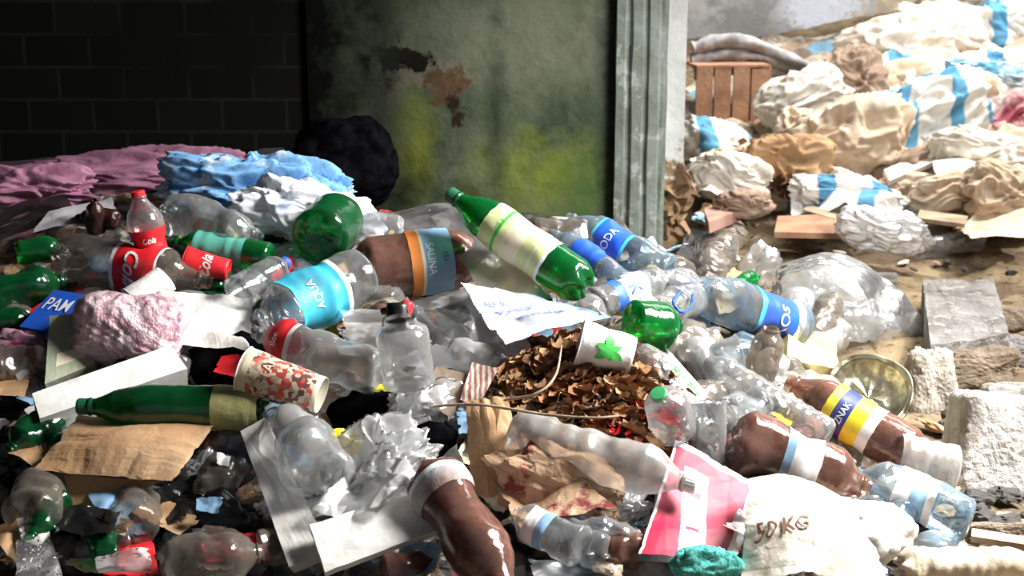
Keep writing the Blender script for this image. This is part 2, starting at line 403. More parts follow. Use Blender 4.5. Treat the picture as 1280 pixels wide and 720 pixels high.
def slab(name,label,cat,pts,th,m,lifts=.03,text=None,sidem=None,rough=.0,group=None,n=10,printed=None,down=None):
    if not isinstance(lifts,(list,tuple)): lifts=[lifts]*4
    c=[S(p[0],p[1],l) for p,l in zip(pts,lifts)]
    nr=((c[1]-c[0]).cross(c[3]-c[0])).normalized()
    if nr.dot(CAM-c[0])<0: nr=-nr
    dn=(-nr if down is None else down)*th
    def f(u,v,e=0):
        p=(c[0]*(1-u)+c[1]*u)*(1-v)+(c[3]*(1-u)+c[2]*u)*v
        if rough: p=p+nr*rough*noise.noise(p*14)+nr*rough*.6*noise.noise(p*50)+nr*rough*.3*noise.noise(p*120)
        return p+nr*e
    bm=bmesh.new();top=[];bot=[]
    cen=sum(c,Vector())/4
    for j in range(n+1):
        for i in range(n+1):
            p=f(i/n,j/n);edge=i in(0,n) or j in(0,n)
            if rough and edge: p=p+(cen-p)*(.02+rough*5*abs(noise.noise(p*22)))
            top.append(bm.verts.new(p));bot.append(bm.verts.new(p+dn))
    W=n+1
    for j in range(n):
        for i in range(n):
            F=bm.faces.new([top[j*W+i],top[(j+1)*W+i],top[(j+1)*W+i+1],top[j*W+i+1]])
            bm.faces.new([bot[j*W+i],bot[j*W+i+1],bot[(j+1)*W+i+1],bot[(j+1)*W+i]])
            if printed:
                u=(i+.5)/n;v=(j+.5)/n
                for q,(fn,_) in enumerate(printed):
                    if fn(u,v): F.material_index=q+2
    bd=[j for j in range(W)]+[j*W+n for j in range(1,W)]+[n*W+n-j for j in range(1,W)]+[(n-j)*W for j in range(1,n)]
    for k in range(len(bd)):
        a,b2=bd[k],bd[(k+1)%len(bd)]
        F=bm.faces.new([top[a],top[b2],bot[b2],bot[a]]);F.material_index=1
    sharp=[e for e in bm.edges if len(e.link_faces)==2 and e.calc_face_angle(0)>.8]
    if th>.008 : bmesh.ops.bevel(bm,geom=sharp,offset=min(.003,th*.2),segments=2,affect='EDGES')
    bm.verts.index_update();vs=[v.co.copy() for v in bm.verts];fs=[[v.index for v in F.verts] for F in bm.faces];idx=[F.material_index for F in bm.faces];bm.free()
    ms=[m,sidem or m]+([q[1] for q in printed] if printed else [])
    if text:
        T=thing(name,label,cat,cen+dn,group)
        mk('body',vs,fs,ms,T,idx=idx,smooth=False)
        for st,u0,v0,u1,v1,tm in text: lettering(T,st,lambda u,v:f(u0+(u1-u0)*u,v1+(v0-v1)*v,.002),tm)
        return T
    return mk(name,vs,fs,ms,idx=idx,smooth=False,label=label,cat=cat,group=group)
def tube(name,label,cat,pts,r,m,lift=.02,parent=None,world=False,group=None,lump=.35,lf=30):
    ps=[p if world else S(p[0],p[1],(p[2] if len(p)>2 else lift)) for p in pts]
    out=[]
    for i in range(len(ps)-1):
        for k in range(10):
            t=k/10;p0=ps[max(0,i-1)];p1=ps[i];p2=ps[i+1];p3=ps[min(len(ps)-1,i+2)]
            out.append(.5*((2*p1)+(p2-p0)*t+(2*p0-5*p1+4*p2-p3)*t*t+(3*p1-p0-3*p2+p3)*t**3))
    out.append(ps[-1]);n=14;vs=[];fs=[]
    for i,p in enumerate(out):
        d=(out[min(i+1,len(out)-1)]-out[max(0,i-1)]).normalized();x=d.cross(Vector((0,0,1)));x=x.normalized() if x.length>.01 else Vector((1,0,0));y=d.cross(x)
        rr=r*(1-.4*i/len(out))
        for k in range(n):
            an=2*PI*k/n;q=1+lump*noise.noise(p*lf)+lump*.6*math.cos(3*(an+i*.35))
            vs.append(p+x*math.cos(an)*rr*q+y*math.sin(an)*rr*q)
    for i in range(len(out)-1):
        for k in range(n): fs.append([i*n+k,i*n+(k+1)%n,(i+1)*n+(k+1)%n,(i+1)*n+k])
    fs.append(list(range(n)));fs.append(list(range(len(out)*n-n,len(out)*n)))
    return mk(name,vs,fs,m,parent=parent,label=label,cat=cat,group=group)
def leaves(name,label,cx,cy,ax,ay,n,ms,top,base=.02,size=.016,rot=0,lift=.08):
    vs=[];fs=[];idx=[];cr_,sr=math.cos(math.radians(rot)),math.sin(math.radians(rot));C=S(cx,cy,lift)
    for i in range(n):
        a=random.random()*2*PI;q=random.random()**.55;ex=ax*q*math.cos(a);ey=ay*q*math.sin(a)
        X_=C.x+ex*cr_-ey*sr;Y_=C.y+ex*sr+ey*cr_
        p=Vector((X_,Y_,H(X_,Y_)+base+top*(1-q*q)*random.uniform(.75,1.05)))
        M=Matrix.Rotation(random.random()*6.28,3,'Z')@Matrix.Rotation(random.uniform(-.2,1.1),3,'X')@Matrix.Rotation(random.uniform(-.6,.6),3,'Y')
        s=size*random.uniform(.45,1.5);b=len(vs);cu=random.uniform(.3,1.4);tw=random.uniform(-.5,.5)
        K=6
        for j in range(K+1):
            t=j/K;wd=.58*math.sin(PI*(.04+.94*t))**.8*(1+.28*math.sin(j*2.6+i))
            zz=cu*.7*(t-.5)**2*2
            for sg in (-1,0,1):
                vs.append(p+M@Vector(((t-.5)*2*s,(sg*wd+tw*(t-.5)**2)*s,(zz+abs(sg)*wd*cu*.8+.14*random.random())*s)))
        mi=random.randrange(len(ms))
        for j in range(K):
            for c in (0,1): fs.append([b+j*3+c,b+j*3+c+1,b+j*3+c+4,b+j*3+c+3]);idx.append(mi)
    mk(name,vs,fs,ms,idx=idx,smooth=False,label=label,cat='leaves',kind='stuff')
# ================= SETTING
def gridmesh(name,x0,x1,y0,y1,dx,fn,m,**k):
    nx=int((x1-x0)/dx);ny=int((y1-y0)/dx)
    vs=[]
    for j in range(ny+1):
        for i in range(nx+1):
            x=x0+(x1-x0)*i/nx;y=y0+(y1-y0)*j/ny;vs.append((x,y,fn(x,y)))
    fs=[[j*(nx+1)+i,j*(nx+1)+i+1,(j+1)*(nx+1)+i+1,(j+1)*(nx+1)+i] for j in range(ny) for i in range(nx)]
    return mk(name,vs,fs,m,origin=Vector((0,0,0)),**k)
DIRT=mat('sandy_dirt',(.13,.095,.06),(.30,.23,.14),s=5,rough=.95,bump=.9,bs=45,c3=(.09,.065,.045),s3=30,dirt=.1,spec=.1)
gridmesh('floor',-3,5,.6,8.4,.035,lambda x,y:ground(x,y)+.04*noise.noise(Vector((x*3,y*3,0)))+.016*noise.noise(Vector((x*16,y*16,2)))-.012,DIRT,kind='structure')
def litmat(name,s,stops,dk,rough=.35):
    m,nt=_new(name);N=nt.nodes.new;L=nt.links
    out=N('ShaderNodeOutputMaterial');b=N('ShaderNodeBsdfPrincipled');co=N('ShaderNodeTexCoord').outputs['Object']
    c=cells(nt,co,s,stops)
    c=mixc(nt,ramp(nt,pattern(nt,co,'noise',s*.6),.46,.60),c,dk)
    L.new(c,b.inputs['Base Color']);b.inputs['Roughness'].default_value=rough
    bn=N('ShaderNodeBump');bn.inputs['Strength'].default_value=.8;bn.inputs['Distance'].default_value=.02;L.new(pattern(nt,co,'noise',30),bn.inputs['Height']);L.new(bn.outputs[0],b.inputs['Normal']);L.new(b.outputs[0],out.inputs[0]);return m
LIT=litmat('mixed_litter',30,[(0,(.02,.015,.012)),(.22,(.12,.08,.05)),(.34,(.30,.28,.25)),(.42,(.02,.02,.02)),(.56,(.44,.42,.40)),(.62,(.22,.12,.07)),(.74,(.05,.12,.18)),(.80,(.42,.28,.15)),(.88,(.60,.58,.55)),(.95,(.40,.04,.04))],(.025,.018,.013))
def bedz(x,y):
    q=Vector((x*9,y*9,0));vd=noise.voronoi(q)[0]
    return heap(x,y)-.014+.035*(vd[1]-vd[0]-.35)+.02*fold(Vector((x*14,y*14,0)),3.3,5)-.25*ss(4.2,4.36,y)
gridmesh('litter_bed',-1.9,1.15,1.3,4.36,.0125,bedz,LIT,label='compacted mixed litter and wrappers filling the gaps of the heap',cat='litter',kind='stuff')
FLIT=litmat('far_mixed_litter',9,[(0,(.20,.14,.09)),(.16,(.56,.49,.40)),(.36,(.32,.23,.16)),(.46,(.68,.63,.56)),(.64,(.44,.32,.21)),(.76,(.16,.32,.44)),(.84,(.60,.54,.47)),(.95,(.08,.06,.05))],(.14,.10,.065),.8)
def farz(x,y):
    q=Vector((x*4,y*4,0));vd=noise.voronoi(q)[0]
    e=ss(5.3,5.9,y+.25*noise.noise(Vector((x*2,y*2,5))))*ss(8.25,8.0,y)*ss(.62,.8,x-(0.55 if y>7.0 else 0)*ss(7.0,7.4,y))
    return ground(x,y)-.10+e*(.13+.10*(vd[1]-vd[0]-.3)+.05*fold(Vector((x*5,y*5,0)),7.1,5))
gridmesh('far_litter_bed',.55,3.3,5.2,8.15,.03,farz,FLIT,label='matted rags, paper and sacking covering the slope of the far heap',cat='litter',kind='stuff')
def wallbox(name,x0,x1,y0,y1,z0,z1,m):
    vs=[(x,y,z) for x in(x0,x1) for y in(y0,y1) for z in(z0,z1)]
    fs=[[0,1,3,2],[4,6,7,5],[0,4,5,1],[2,3,7,6],[0,2,6,4],[1,5,7,3]]
    return mk(name,vs,fs,m,origin=Vector((0,0,0)),smooth=False,kind='structure')
def wallmat(name,c1,c2,patches,s=2.2,c3=None,ns=11,bmp=.7):
    m,nt=_new(name);N=nt.nodes.new;L=nt.links
    out=N('ShaderNodeOutputMaterial');b=N('ShaderNodeBsdfPrincipled');co=N('ShaderNodeTexCoord').outputs['Object']
    n1=pattern(nt,co,'noise',s);c=mixc(nt,ramp(nt,n1,.38,.62),c1,c2)
    if c3: c=mixc(nt,ramp(nt,pattern(nt,co,'noise',s*3),.5,.72),c,c3)
    n2=pattern(nt,co,'noise',ns)
    for (pt,rx,rz,col,soft,wob) in patches:
        sb=N('ShaderNodeVectorMath');sb.operation='SUBTRACT';L.new(co,sb.inputs[0]);sb.inputs[1].default_value=pt
        dv=N('ShaderNodeVectorMath');dv.operation='DIVIDE';L.new(sb.outputs[0],dv.inputs[0]);dv.inputs[1].default_value=(rx,10,rz)
        ln=N('ShaderNodeVectorMath');ln.operation='LENGTH';L.new(dv.outputs[0],ln.inputs[0])
        ad=N('ShaderNodeMath');ad.operation='MULTIPLY_ADD';L.new(n2,ad.inputs[0]);ad.inputs[1].default_value=wob;L.new(ln.outputs['Value'],ad.inputs[2])
        mr=N('ShaderNodeMapRange');mr.inputs[1].default_value=1+wob*.5+soft;mr.inputs[2].default_value=1+wob*.5-soft;L.new(ad.outputs[0],mr.inputs[0])
        c=mixc(nt,mr.outputs[0],c,col)
    L.new(c,b.inputs['Base Color']);b.inputs['Roughness'].default_value=.95;b.inputs['Specular IOR Level'].default_value=.08
    bn=N('ShaderNodeBump');bn.inputs['Strength'].default_value=bmp;bn.inputs['Distance'].default_value=.02;L.new(pattern(nt,co,'noise',9),bn.inputs['Height']);L.new(bn.outputs[0],b.inputs['Normal'])
    L.new(b.outputs[0],out.inputs[0]);return m
WY=4.4
def wp(px,py): p=onY(px,py,WY);return (p.x,p.y,p.z)
EDGE_SHADE=(.0025,.003,.002)  # shade painted into the plaster so its left edge fades to dark
GW=wallmat('mouldy_green_plaster_edge_shade',(.055,.080,.048),(.13,.155,.098),[
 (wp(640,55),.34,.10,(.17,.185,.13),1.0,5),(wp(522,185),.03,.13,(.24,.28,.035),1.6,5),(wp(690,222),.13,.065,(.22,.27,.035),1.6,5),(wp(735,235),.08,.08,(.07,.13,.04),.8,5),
 (wp(540,98),.115,.06,(.19,.175,.125),.3,6),(wp(553,112),.075,.05,(.12,.078,.042),.2,5),(wp(572,132),.03,.04,(.03,.018,.012),.25,6),(wp(508,70),.085,.034,(.014,.011,.008),.2,6),(wp(470,40),.05,.12,(.03,.04,.026),.9,5),(wp(620,150),.02,.2,(.035,.05,.03),1.2,5),(wp(450,250),.3,.07,(.03,.04,.02),.9,3),(wp(765,100),.035,.5,(.03,.04,.03),.8,3),(wp(350,90),.36,2.2,EDGE_SHADE,.7,1.2)],c3=(.028,.042,.022),ns=14)
xl=onY(385,100,WY).x;xr=onY(774,100,WY).x
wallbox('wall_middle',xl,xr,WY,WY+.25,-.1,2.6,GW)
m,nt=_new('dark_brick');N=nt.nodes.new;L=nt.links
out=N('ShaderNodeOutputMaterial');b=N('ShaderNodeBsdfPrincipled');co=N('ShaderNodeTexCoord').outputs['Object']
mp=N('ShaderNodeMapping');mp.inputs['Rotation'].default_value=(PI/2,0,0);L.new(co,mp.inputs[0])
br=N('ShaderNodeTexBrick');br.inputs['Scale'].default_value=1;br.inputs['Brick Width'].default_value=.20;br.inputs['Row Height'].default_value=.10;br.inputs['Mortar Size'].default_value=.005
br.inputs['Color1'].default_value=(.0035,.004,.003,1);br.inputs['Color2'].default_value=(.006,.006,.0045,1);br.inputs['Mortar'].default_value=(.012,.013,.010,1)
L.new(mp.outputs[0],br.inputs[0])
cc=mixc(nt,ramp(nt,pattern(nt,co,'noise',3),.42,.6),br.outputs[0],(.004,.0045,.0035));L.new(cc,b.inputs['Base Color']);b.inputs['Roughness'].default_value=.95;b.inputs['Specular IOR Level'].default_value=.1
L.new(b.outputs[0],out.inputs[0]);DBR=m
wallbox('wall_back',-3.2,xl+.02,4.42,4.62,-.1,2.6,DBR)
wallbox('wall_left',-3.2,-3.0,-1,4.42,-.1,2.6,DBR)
wallbox('ceiling',-3.2,2.3,-1.5,4.62,2.6,2.7,mat('ceiling_plaster',(.05,.05,.05),rough=.9))
WOOD=mat('weathered_grey_wood',(.30,.35,.31),(.22,.25,.21),s=6,rough=.95,bump=.6,bs=25,c3=(.42,.46,.42),s3=18,lo=.42,hi=.6,spec=.05)
x0=onY(770,100,WY-.03).x;x1=onY(834,100,WY-.03).x;w_=x1-x0
prof=[(0,0),(0,-.035),(.16,-.04),(.2,-.028),(.27,-.028),(.31,-.042),(.5,-.045),(.54,-.03),(.6,-.03),(.64,-.042),(.82,-.042),(.86,-.03),(.93,-.034),(1,-.034),(1,.25)]
vs=[];fs=[];K=90
for j in range(K+1):
    z=-.1+2.7*j/K
    for i,(u,d) in enumerate(prof): vs.append((x0+u*w_+.003*noise.noise(Vector((i*.9,z*6,0))),WY+d+.003*noise.noise(Vector((i*.7,z*9,3))),z))
n=len(prof)
for j in range(K):
    for i in range(n-1): fs.append([j*n+i,j*n+i+1,(j+1)*n+i+1,(j+1)*n+i])
mk('trim_1',vs,fs,WOOD,origin=Vector((0,0,0)),kind='structure',smooth=False)
ADO=wallmat('crumbling_plaster_jamb',(.72,.74,.72),(.52,.53,.51),[(wp(850,275),.3,.19,(.27,.18,.105),.12,3),(wp(850,225),.02,.05,(.12,.075,.045),.2,4)],s=4)
x2=onY(866,100,WY+.05).x
vs=[];fs=[];K=200;n=9
for j in range(K+1):
    z=-.1+2.7*j/K;low=1-ss(.3,.42,z)
    for i in range(n):
        u=i/(n-1);nn_=noise.noise(Vector((u*2,z*12,1)))+.5*noise.noise(Vector((u*2,z*50,1)))
        vs.append((x1-.01+(x2-x1-.004+.045*low*nn_+.03*low)*u,WY+.03+(.22 if i==n-1 else 0)-low*.05*abs(noise.noise(Vector((u*6,z*25,5))))-low*.02*noise.noise(Vector((u*16,z*70,5))),z))
for j in range(K):
    for i in range(n-1): fs.append([j*n+i,j*n+i+1,(j+1)*n+i+1,(j+1)*n+i])
mk('trim_2',vs,fs,ADO,origin=Vector((0,0,0)),kind='structure',smooth=False)
BW=wallmat('peeling_pale_plaster',(.46,.47,.48),(.33,.33,.33),[(tuple(onY(1035,15,8.2)),.35,.12,(.66,.70,.80),.3,4),(tuple(onY(1110,35,8.2)),.2,.2,(.45,.38,.30),.3,4),(tuple(onY(930,30,8.2)),.2,.2,(.28,.28,.28),.4,4),(tuple(onY(1180,20,8.2)),.25,.15,(.60,.52,.40),.3,4)],s=2.6,c3=(.55,.53,.49))
wallbox('wall_far',-.5,6,8.2,8.4,-.1,3,BW)
# ================= HEAP back-left
MAUVE=mat('mauve_cloth',(.40,.19,.28),(.27,.12,.19),s=9,rough=1,bump=.3,bs=120,spec=0)
BFLO=mat('blue_floral_cloth',(.20,.42,.72),(.66,.75,.86),s=9,rough=1,bump=.3,c3=(.08,.22,.52),s3=26,spec=0,lo=.50,hi=.58)
WFLO=mat('pale_floral_cloth',(.84,.87,.92),(.38,.56,.82),s=16,rough=1,bump=.3,lo=.58,hi=.66,spec=0)
blob('rag_bag','black bulging garment bundle against the green wall','bag',(432,206),124,118,BLACK,th=.8,lift=.05,amp=.24,sq=2.6,sub=5,fine=.08,seed=14)
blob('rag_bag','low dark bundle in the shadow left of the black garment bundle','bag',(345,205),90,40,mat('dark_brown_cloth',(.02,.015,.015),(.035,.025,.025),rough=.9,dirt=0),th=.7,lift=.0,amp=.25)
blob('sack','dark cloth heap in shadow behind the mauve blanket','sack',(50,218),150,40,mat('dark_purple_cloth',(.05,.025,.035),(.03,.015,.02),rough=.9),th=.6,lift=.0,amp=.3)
blob('blanket','mauve pink blanket bunched up along the top left of the heap','blanket',(190,220),265,66,MAUVE,th=1.1,lift=.02,amp=.34,fr=2.2,sub=6,soft=True,fine=.12,sq=2.2,rot=-2)
blob('blanket','second mauve blanket fold at the far left edge of the heap','blanket',(20,238),190,62,MAUVE,th=1.0,lift=.02,amp=.34,fr=2.2,sub=6,soft=True,fine=.12,sq=2.2)
blob('floral_cloth','bulky light blue floral cloth behind the clear crushed bottle','cloth',(315,238),205,92,BFLO,th=.9,lift=.05,amp=.36,fr=2.1,sub=6,soft=True,fine=.14,sq=2.2,rot=6)
blob('floral_cloth','white cloth with faint blue flowers spilling over the green bottle base','cloth',(385,270),170,74,WFLO,th=.9,lift=.08,amp=.36,fr=2.2,sub=6,soft=True,fine=.14,sq=2.2,rot=12)
sheet('plastic_sheet','grey plastic sheet at the far left beneath the mauve blanket','plastic sheet',[(-20,256),(80,246),(110,290),(-20,300)],DCLEAR,lifts=.05,amp=.02,fr=9)
sheet('rag','pale grey rag between the mauve blanket and the dark brown bottles','rag',[(60,264),(140,244),(150,272),(40,292)],mat('grey_rag',(.40,.38,.40),(.25,.25,.27),rough=.9),lifts=.07,amp=.015)
DBP=mat('dark_brown_plastic',(.04,.015,.012),rough=.15,dirt=0)
bottle('small dark brown bottle lying below the mauve blanket',(150,275),(95,272),26,DBP,crush=.15,lift=.06)
bottle('dark brown bottle neck poking up beside the grey rag',(120,292),(118,250),24,DBP,stand=True,lift=.03)
bottle('crushed clear bottle lying in front of the blue floral cloth',(205,262),(325,298),56,CLEAR,crush=.3,lift=.07)
bottle('clear bottle with red cap and red label, standing on the left of the heap',(196,340),(172,240),46,CLEAR,'waist',cap=RED,lab=(.3,.56,[(1,RED)]),crush=.08,stand=True,lift=.04,text=[('Cola~',.43,.08,WPR,0)])
bottle('clear dirty bottle with a red label lying under the standing red capped bottle',(70,318),(262,352),62,DCLEAR,'soda',lab=(.42,.72,[(.06,WPR),(.94,RED),(1,WPR)]),crush=.18,lift=.045,text=[('Cola~',.57,.10,WPR,.1)])
bottle('green bottle with teal sleeve lying behind the red label bottles',(340,322),(215,303),40,GREEN,'water',lab=(.25,.75,[(1,TEAL)]),crush=.1,lift=.06)
cup('red paper cup with white script, left of the green bottle end',(286,338),(232,326),36,RED,lift=.07,text=[('Cola~',.5,.30,WPR,0)],name='paper_cup',inside=WPR)
cup('white paper cup tipped over below the red label bottle',(208,348),(168,380),46,PAPER,rimm=WPR,lift=.09,inside=WPR,dz=-.03)
bottle('green bottle at the far left with its shoulder towards the camera',(20,318),(80,306),32,GREEN,crush=.1,lift=.05)
bottle('dark green bottle lying at the left edge above the blue box',(-20,372),(82,350),50,DGREEN,crush=.2,lift=.04)
bottle('short dark green bottle on the left edge beside the blue box',(-30,405),(45,398),34,DGREEN,crush=.1,lift=.04)
bottle('dark green bottle end facing the camera beside the white floral cloth',(398,300),(430,262),74,DGREEN,crush=.10,lift=.08,dz=.16)
bottle('clear bottle end lying between the green bottle end and the brown bottle',(505,288),(430,285),40,CLEAR,crush=.2,lift=.05)
sheet('plastic_film','pale milky film rising behind the brown bottle with the orange label','plastic film',[(455,262),(560,250),(600,300),(450,306)],FILM,lifts=[.05,.06,.06,.05],amp=.024,fr=10,n=60,rag=.08)
bottle('brown stained bottle with orange and blue label, top centre of the heap',(445,338),(618,318),80,BROWN,'soda',lab=(.36,.66,[(.22,ORNG),(.34,CREAM),(1,LBLUE)]),crush=.09,lift=.05,text=[('SALINA',.50,.055,WPR,-.1),('1,5 L',.60,.035,NAVY,-.1)])
bottle('clear bottle with bright cyan label lying below the brown bottle',(455,345),(318,405),74,CLEAR,'water',lab=(.28,.72,[(.1,WPR),(1,SKY)]),crush=.16,lift=.055,text=[('AQUA',.54,.08,WPR,.1)],ribs=9)
bottle('small clear bottle with a blue cap beside the cyan label bottle',(296,368),(358,328),46,CLEAR,'water',cap=BLUE,crush=.12,lift=.10)
sheet('plastic_sheet','long stiff translucent sheet leaning beside the big green bottle','plastic sheet',[(538,268),(566,254),(690,374),(600,368)],FILM,lifts=[.15,.16,.13,.13],amp=.010,fr=10,rag=.02)
bottle('large green bottle with pale lime label on top of the heap',(735,362),(563,243),58,GREEN,'soda',cap=flat('dark_green_cap',(.01,.12,.05)),lab=(.27,.70,[(.05,WPR),(.16,LIME),(.2,CREAM),(.36,LIME),(.64,CREAM),(.74,LIME),(.78,GRN),(1,LIME)]),crush=.09,lift=.10,dz=.10,text=[('0,5 L',.60,.035,GRN,.2)])
bottle('clear bottle with blue wrap lying right behind the large green bottle',(780,362),(690,292),44,BLUEP,'water',lab=(.3,.62,[(1,BLUE)]),crush=.15,lift=.03)
bottle('clear bottle with bright blue label pointing up beside the blue wrapped bottle',(835,342),(708,272),50,BLUEP,'water',lab=(.36,.68,[(.08,SKY),(.92,BLUE),(1,SKY)]),crush=.12,lift=.04,text=[('BODA',.52,.07,WPR,0)])
bottle('clear bottle with white and blue label below the two blue label bottles',(742,380),(838,345),40,CLEAR,'water',lab=(.2,.6,[(.3,BLUE),(1,WPR)]),crush=.15,lift=.06,text=[('K',.42,.12,BLUE,0)])
bottle('clear crushed bottle end behind the blue capped bottle',(800,350),(880,362),44,CLEAR,crush=.3,lift=.05)
bottle('green bottle base lying next to the white label bottle',(785,405),(850,408),60,GREEN,crush=.1,lift=.07)
bottle('clear bottle with blue label and blue cap on the right shoulder of the heap',(1000,408),(850,356),58,BLUEP,'water',cap=BLUE,lab=(.1,.46,[(.12,WPR),(.9,BLUE),(1,SKY)]),crush=.14,lift=.05,text=[('KOS',.28,.08,WPR,0)])
tube('cap_tether','loose blue plastic cap ring hooked on the blue capped bottle neck','ring',[(850,365,.12),(842,378,.11),(852,390,.10),(864,382,.1),(866,368,.11)],.004,BLUE)
blob('plastic_wrap','crumpled clear wrap standing up at the back right of the heap','plastic wrap',(950,340),50,66,FOG,th=.7,lift=.03,amp=.4,sub=5,fine=.08,rot=15)
bottle('small bright green bottle piece behind the blue capped bottle',(912,362),(948,345),24,GREEN,lift=.05,crush=.2)
blob('plastic_container','large crumpled clear container at the right end of the heap','container',(1055,395),180,134,FOG,th=.7,rot=22,lift=.04,amp=.30,fr=1.8,sub=6,sq=2.4,fine=.05)
bottle('clear bottle neck in front of the large crumpled container',(1000,355),(1085,345),34,CLEAR,crush=.3,lift=.06)
slab('cardboard_box','yellowish crushed carton below the large crumpled container','box',[(985,412),(1045,428),(1050,462),(982,450)],.05,mat('yellowed_card',(.50,.45,.20),(.36,.30,.14)),lifts=[.09,.09,.08,.08],rough=.003)
bottle('greyish clear bottle standing below the blue label bottle',(945,478),(968,408),42,DCLEAR,crush=.15,stand=True,lift=.03,ribs=8)
def pan(label,c,rx,lift):
    O=S(c[0],c[1],lift);d=(O-CAM).dot(Fw);R=rx*d/FPX;nr=(-Fw*.8+Vector((0,0,.5))+Rt*-.25).normalized();X=Rt-nr*Rt.dot(nr);X.normalize();Y=nr.cross(X)
    T=thing('food_container',label,'container',O-Vector((0,0,R*.6)))
    MT=mat('dull_olive_foil',(.50,.47,.34),(.22,.19,.12),s=16,rough=.28,metal=.8,bump=.4,bs=30)
    n=60;pr=[(0,-.25),(.3,-.26),(.5,-.25),(.72,-.22),(.80,-.05),(.86,0),(.90,.03),(.97,.0),(1,.04),(1.03,0),(.97,-.04),(.86,-.02)]
    vs=[];fs=[]
    for r,h in pr:
        for k in range(n):
            th=2*PI*k/n;rr=r*R*(1+.03*math.cos(20*th)*(.6<r<.85)+.08*noise.noise(Vector((math.cos(th),math.sin(th),2))))
            vs.append(O+X*math.cos(th)*rr+Y*math.sin(th)*rr+nr*(h*R+.08*R*noise.noise(Vector((math.cos(th)*3,math.sin(th)*3,r*4)))))
    for i in range(len(pr)-1):
        for k in range(n): fs.append([i*n+k,i*n+(k+1)%n,(i+1)*n+(k+1)%n,(i+1)*n+k])
    mk('dish',vs[:],fs[:n*6],MT,T);mk('rim',vs,fs[n*5:],MT,T)
pan('round dented foil container with olive silver rim at the right edge of the heap',(1085,492),54,.08)
bottle('long ribbed clear bottle sloping down the right side of the heap',(1035,550),(862,442),50,CLEAR,'water',crush=.1,lift=.06,ribs=11)
bottle('brown stained bottle with yellow and blue label near the round foil container',(1150,575),(985,475),64,BROWN,'soda',lab=(.32,.68,[(.22,WPR),(.5,YEL),(.8,NAVY),(1,YEL)]),crush=.09,lift=.06,text=[('ZNAK',.555,.045,WPR,0)])
bottle('ribbed clear bottle end covering the base of the yellow label bottle',(1195,590),(1085,562),66,FOG,'water',crush=.1,lift=.06,ribs=12,cut=.7)
bottle('crushed brown bottle with white label lying below the ribbed clear bottle',(912,548),(1085,610),80,BROWN,'soda',lab=(.36,.6,[(.2,LBLUE),(1,WPR)]),crush=.22,lift=.06)
bottle('clear bottle with blue printed label at the lower right beside the rubble',(1215,650),(1062,592),62,BLUEP,'water',lab=(.3,.62,[(.2,WPR),(.6,LBLUE),(1,WPR)]),crush=.22,lift=.05)
cup('clear plastic cup standing left of the crushed brown bottle',(888,580),(882,502),52,CLEAR,lift=.04,stand=True,name='plastic_cup',ribs=1)
bottle('clear bottle with a round green cap facing up beside the leaves',(850,545),(822,490),56,CLEAR,'soda',cap=flat('bright_green_cap',(.05,.50,.18)),crush=.2,lift=.07,dz=-.09)
slab('carton','white printed carton with green lettering beside the leaf cup','carton',[(838,440),(884,492),(862,540),(800,470)],.03,WPR,lifts=[.13,.12,.09,.12],text=[('MEGAN',.25,.12,.85,.26,GRN)],sidem=LBLUE)
cup('white cup with a bright green leaf print lying on the heap',(790,446),(724,428),54,PAPER,rimm=WPR,taper=.85,lift=.13,crush=.06,name='paper_cup',inside=PAPER,star=(.45,.75,0,GRN))
bottle('clear bottle tail lying beyond the leaf print cup',(840,470),(782,445),48,CLEAR,crush=.15,lift=.09)
NEWS=mat('printed_white_wrapper',(.84,.87,.92),(.72,.77,.84),s=10,rough=.4,bump=.1)
sheet('printed_wrapper','long soft white wrapper with rows of blue print draped across the centre','wrapper',[(575,355),(662,362),(765,402),(632,428)],NEWS,lifts=[.14,.15,.16,.15],amp=.030,fr=9,n=90,rag=.06,
  text=[('INGREDIENTS  250 G',.12,.2,.5,.27,BLUE),('STORE COOL AND DRY',.1,.36,.65,.43,BLUE),('BEST BEFORE END',.35,.58,.8,.64,BLUE)],stripes=[(lambda u,v:u>.93,LBLUE)])
sheet('plastic_film','broad milky film stretched across the centre below the brown bottle','plastic film',[(425,388),(600,368),(690,470),(440,452)],FILM,lifts=[.10,.10,.09,.07],amp=.022,fr=8,n=90,rag=.06)
sheet('plastic_film','whitish creased film lying under the printed wrapper','plastic film',[(500,378),(630,392),(680,450),(540,430)],TFILM,lifts=[.11,.11,.12,.11],amp=.024,fr=11,n=80,rag=.08)
LF=[mat('dry_leaf_%s'%c,a,b,s=40,rough=.8,bump=.2,dirt=0,spec=.2) for c,a,b in (('rust',(.36,.17,.075),(.22,.10,.045)),('tan',(.48,.30,.16),(.34,.20,.10)),('dark',(.17,.085,.045),(.10,.05,.03)))]
leaves('dry_leaves','curled dry brown leaves heaped in the centre of the pile',742,492,.23,.21,1100,LF,.10,base=.05,size=.018,rot=-25)
leaves('dry_leaves','few reddish dry leaves caught above the crimson carton',800,552,.09,.05,50,LF+[RED],.03,base=.10,size=.016)
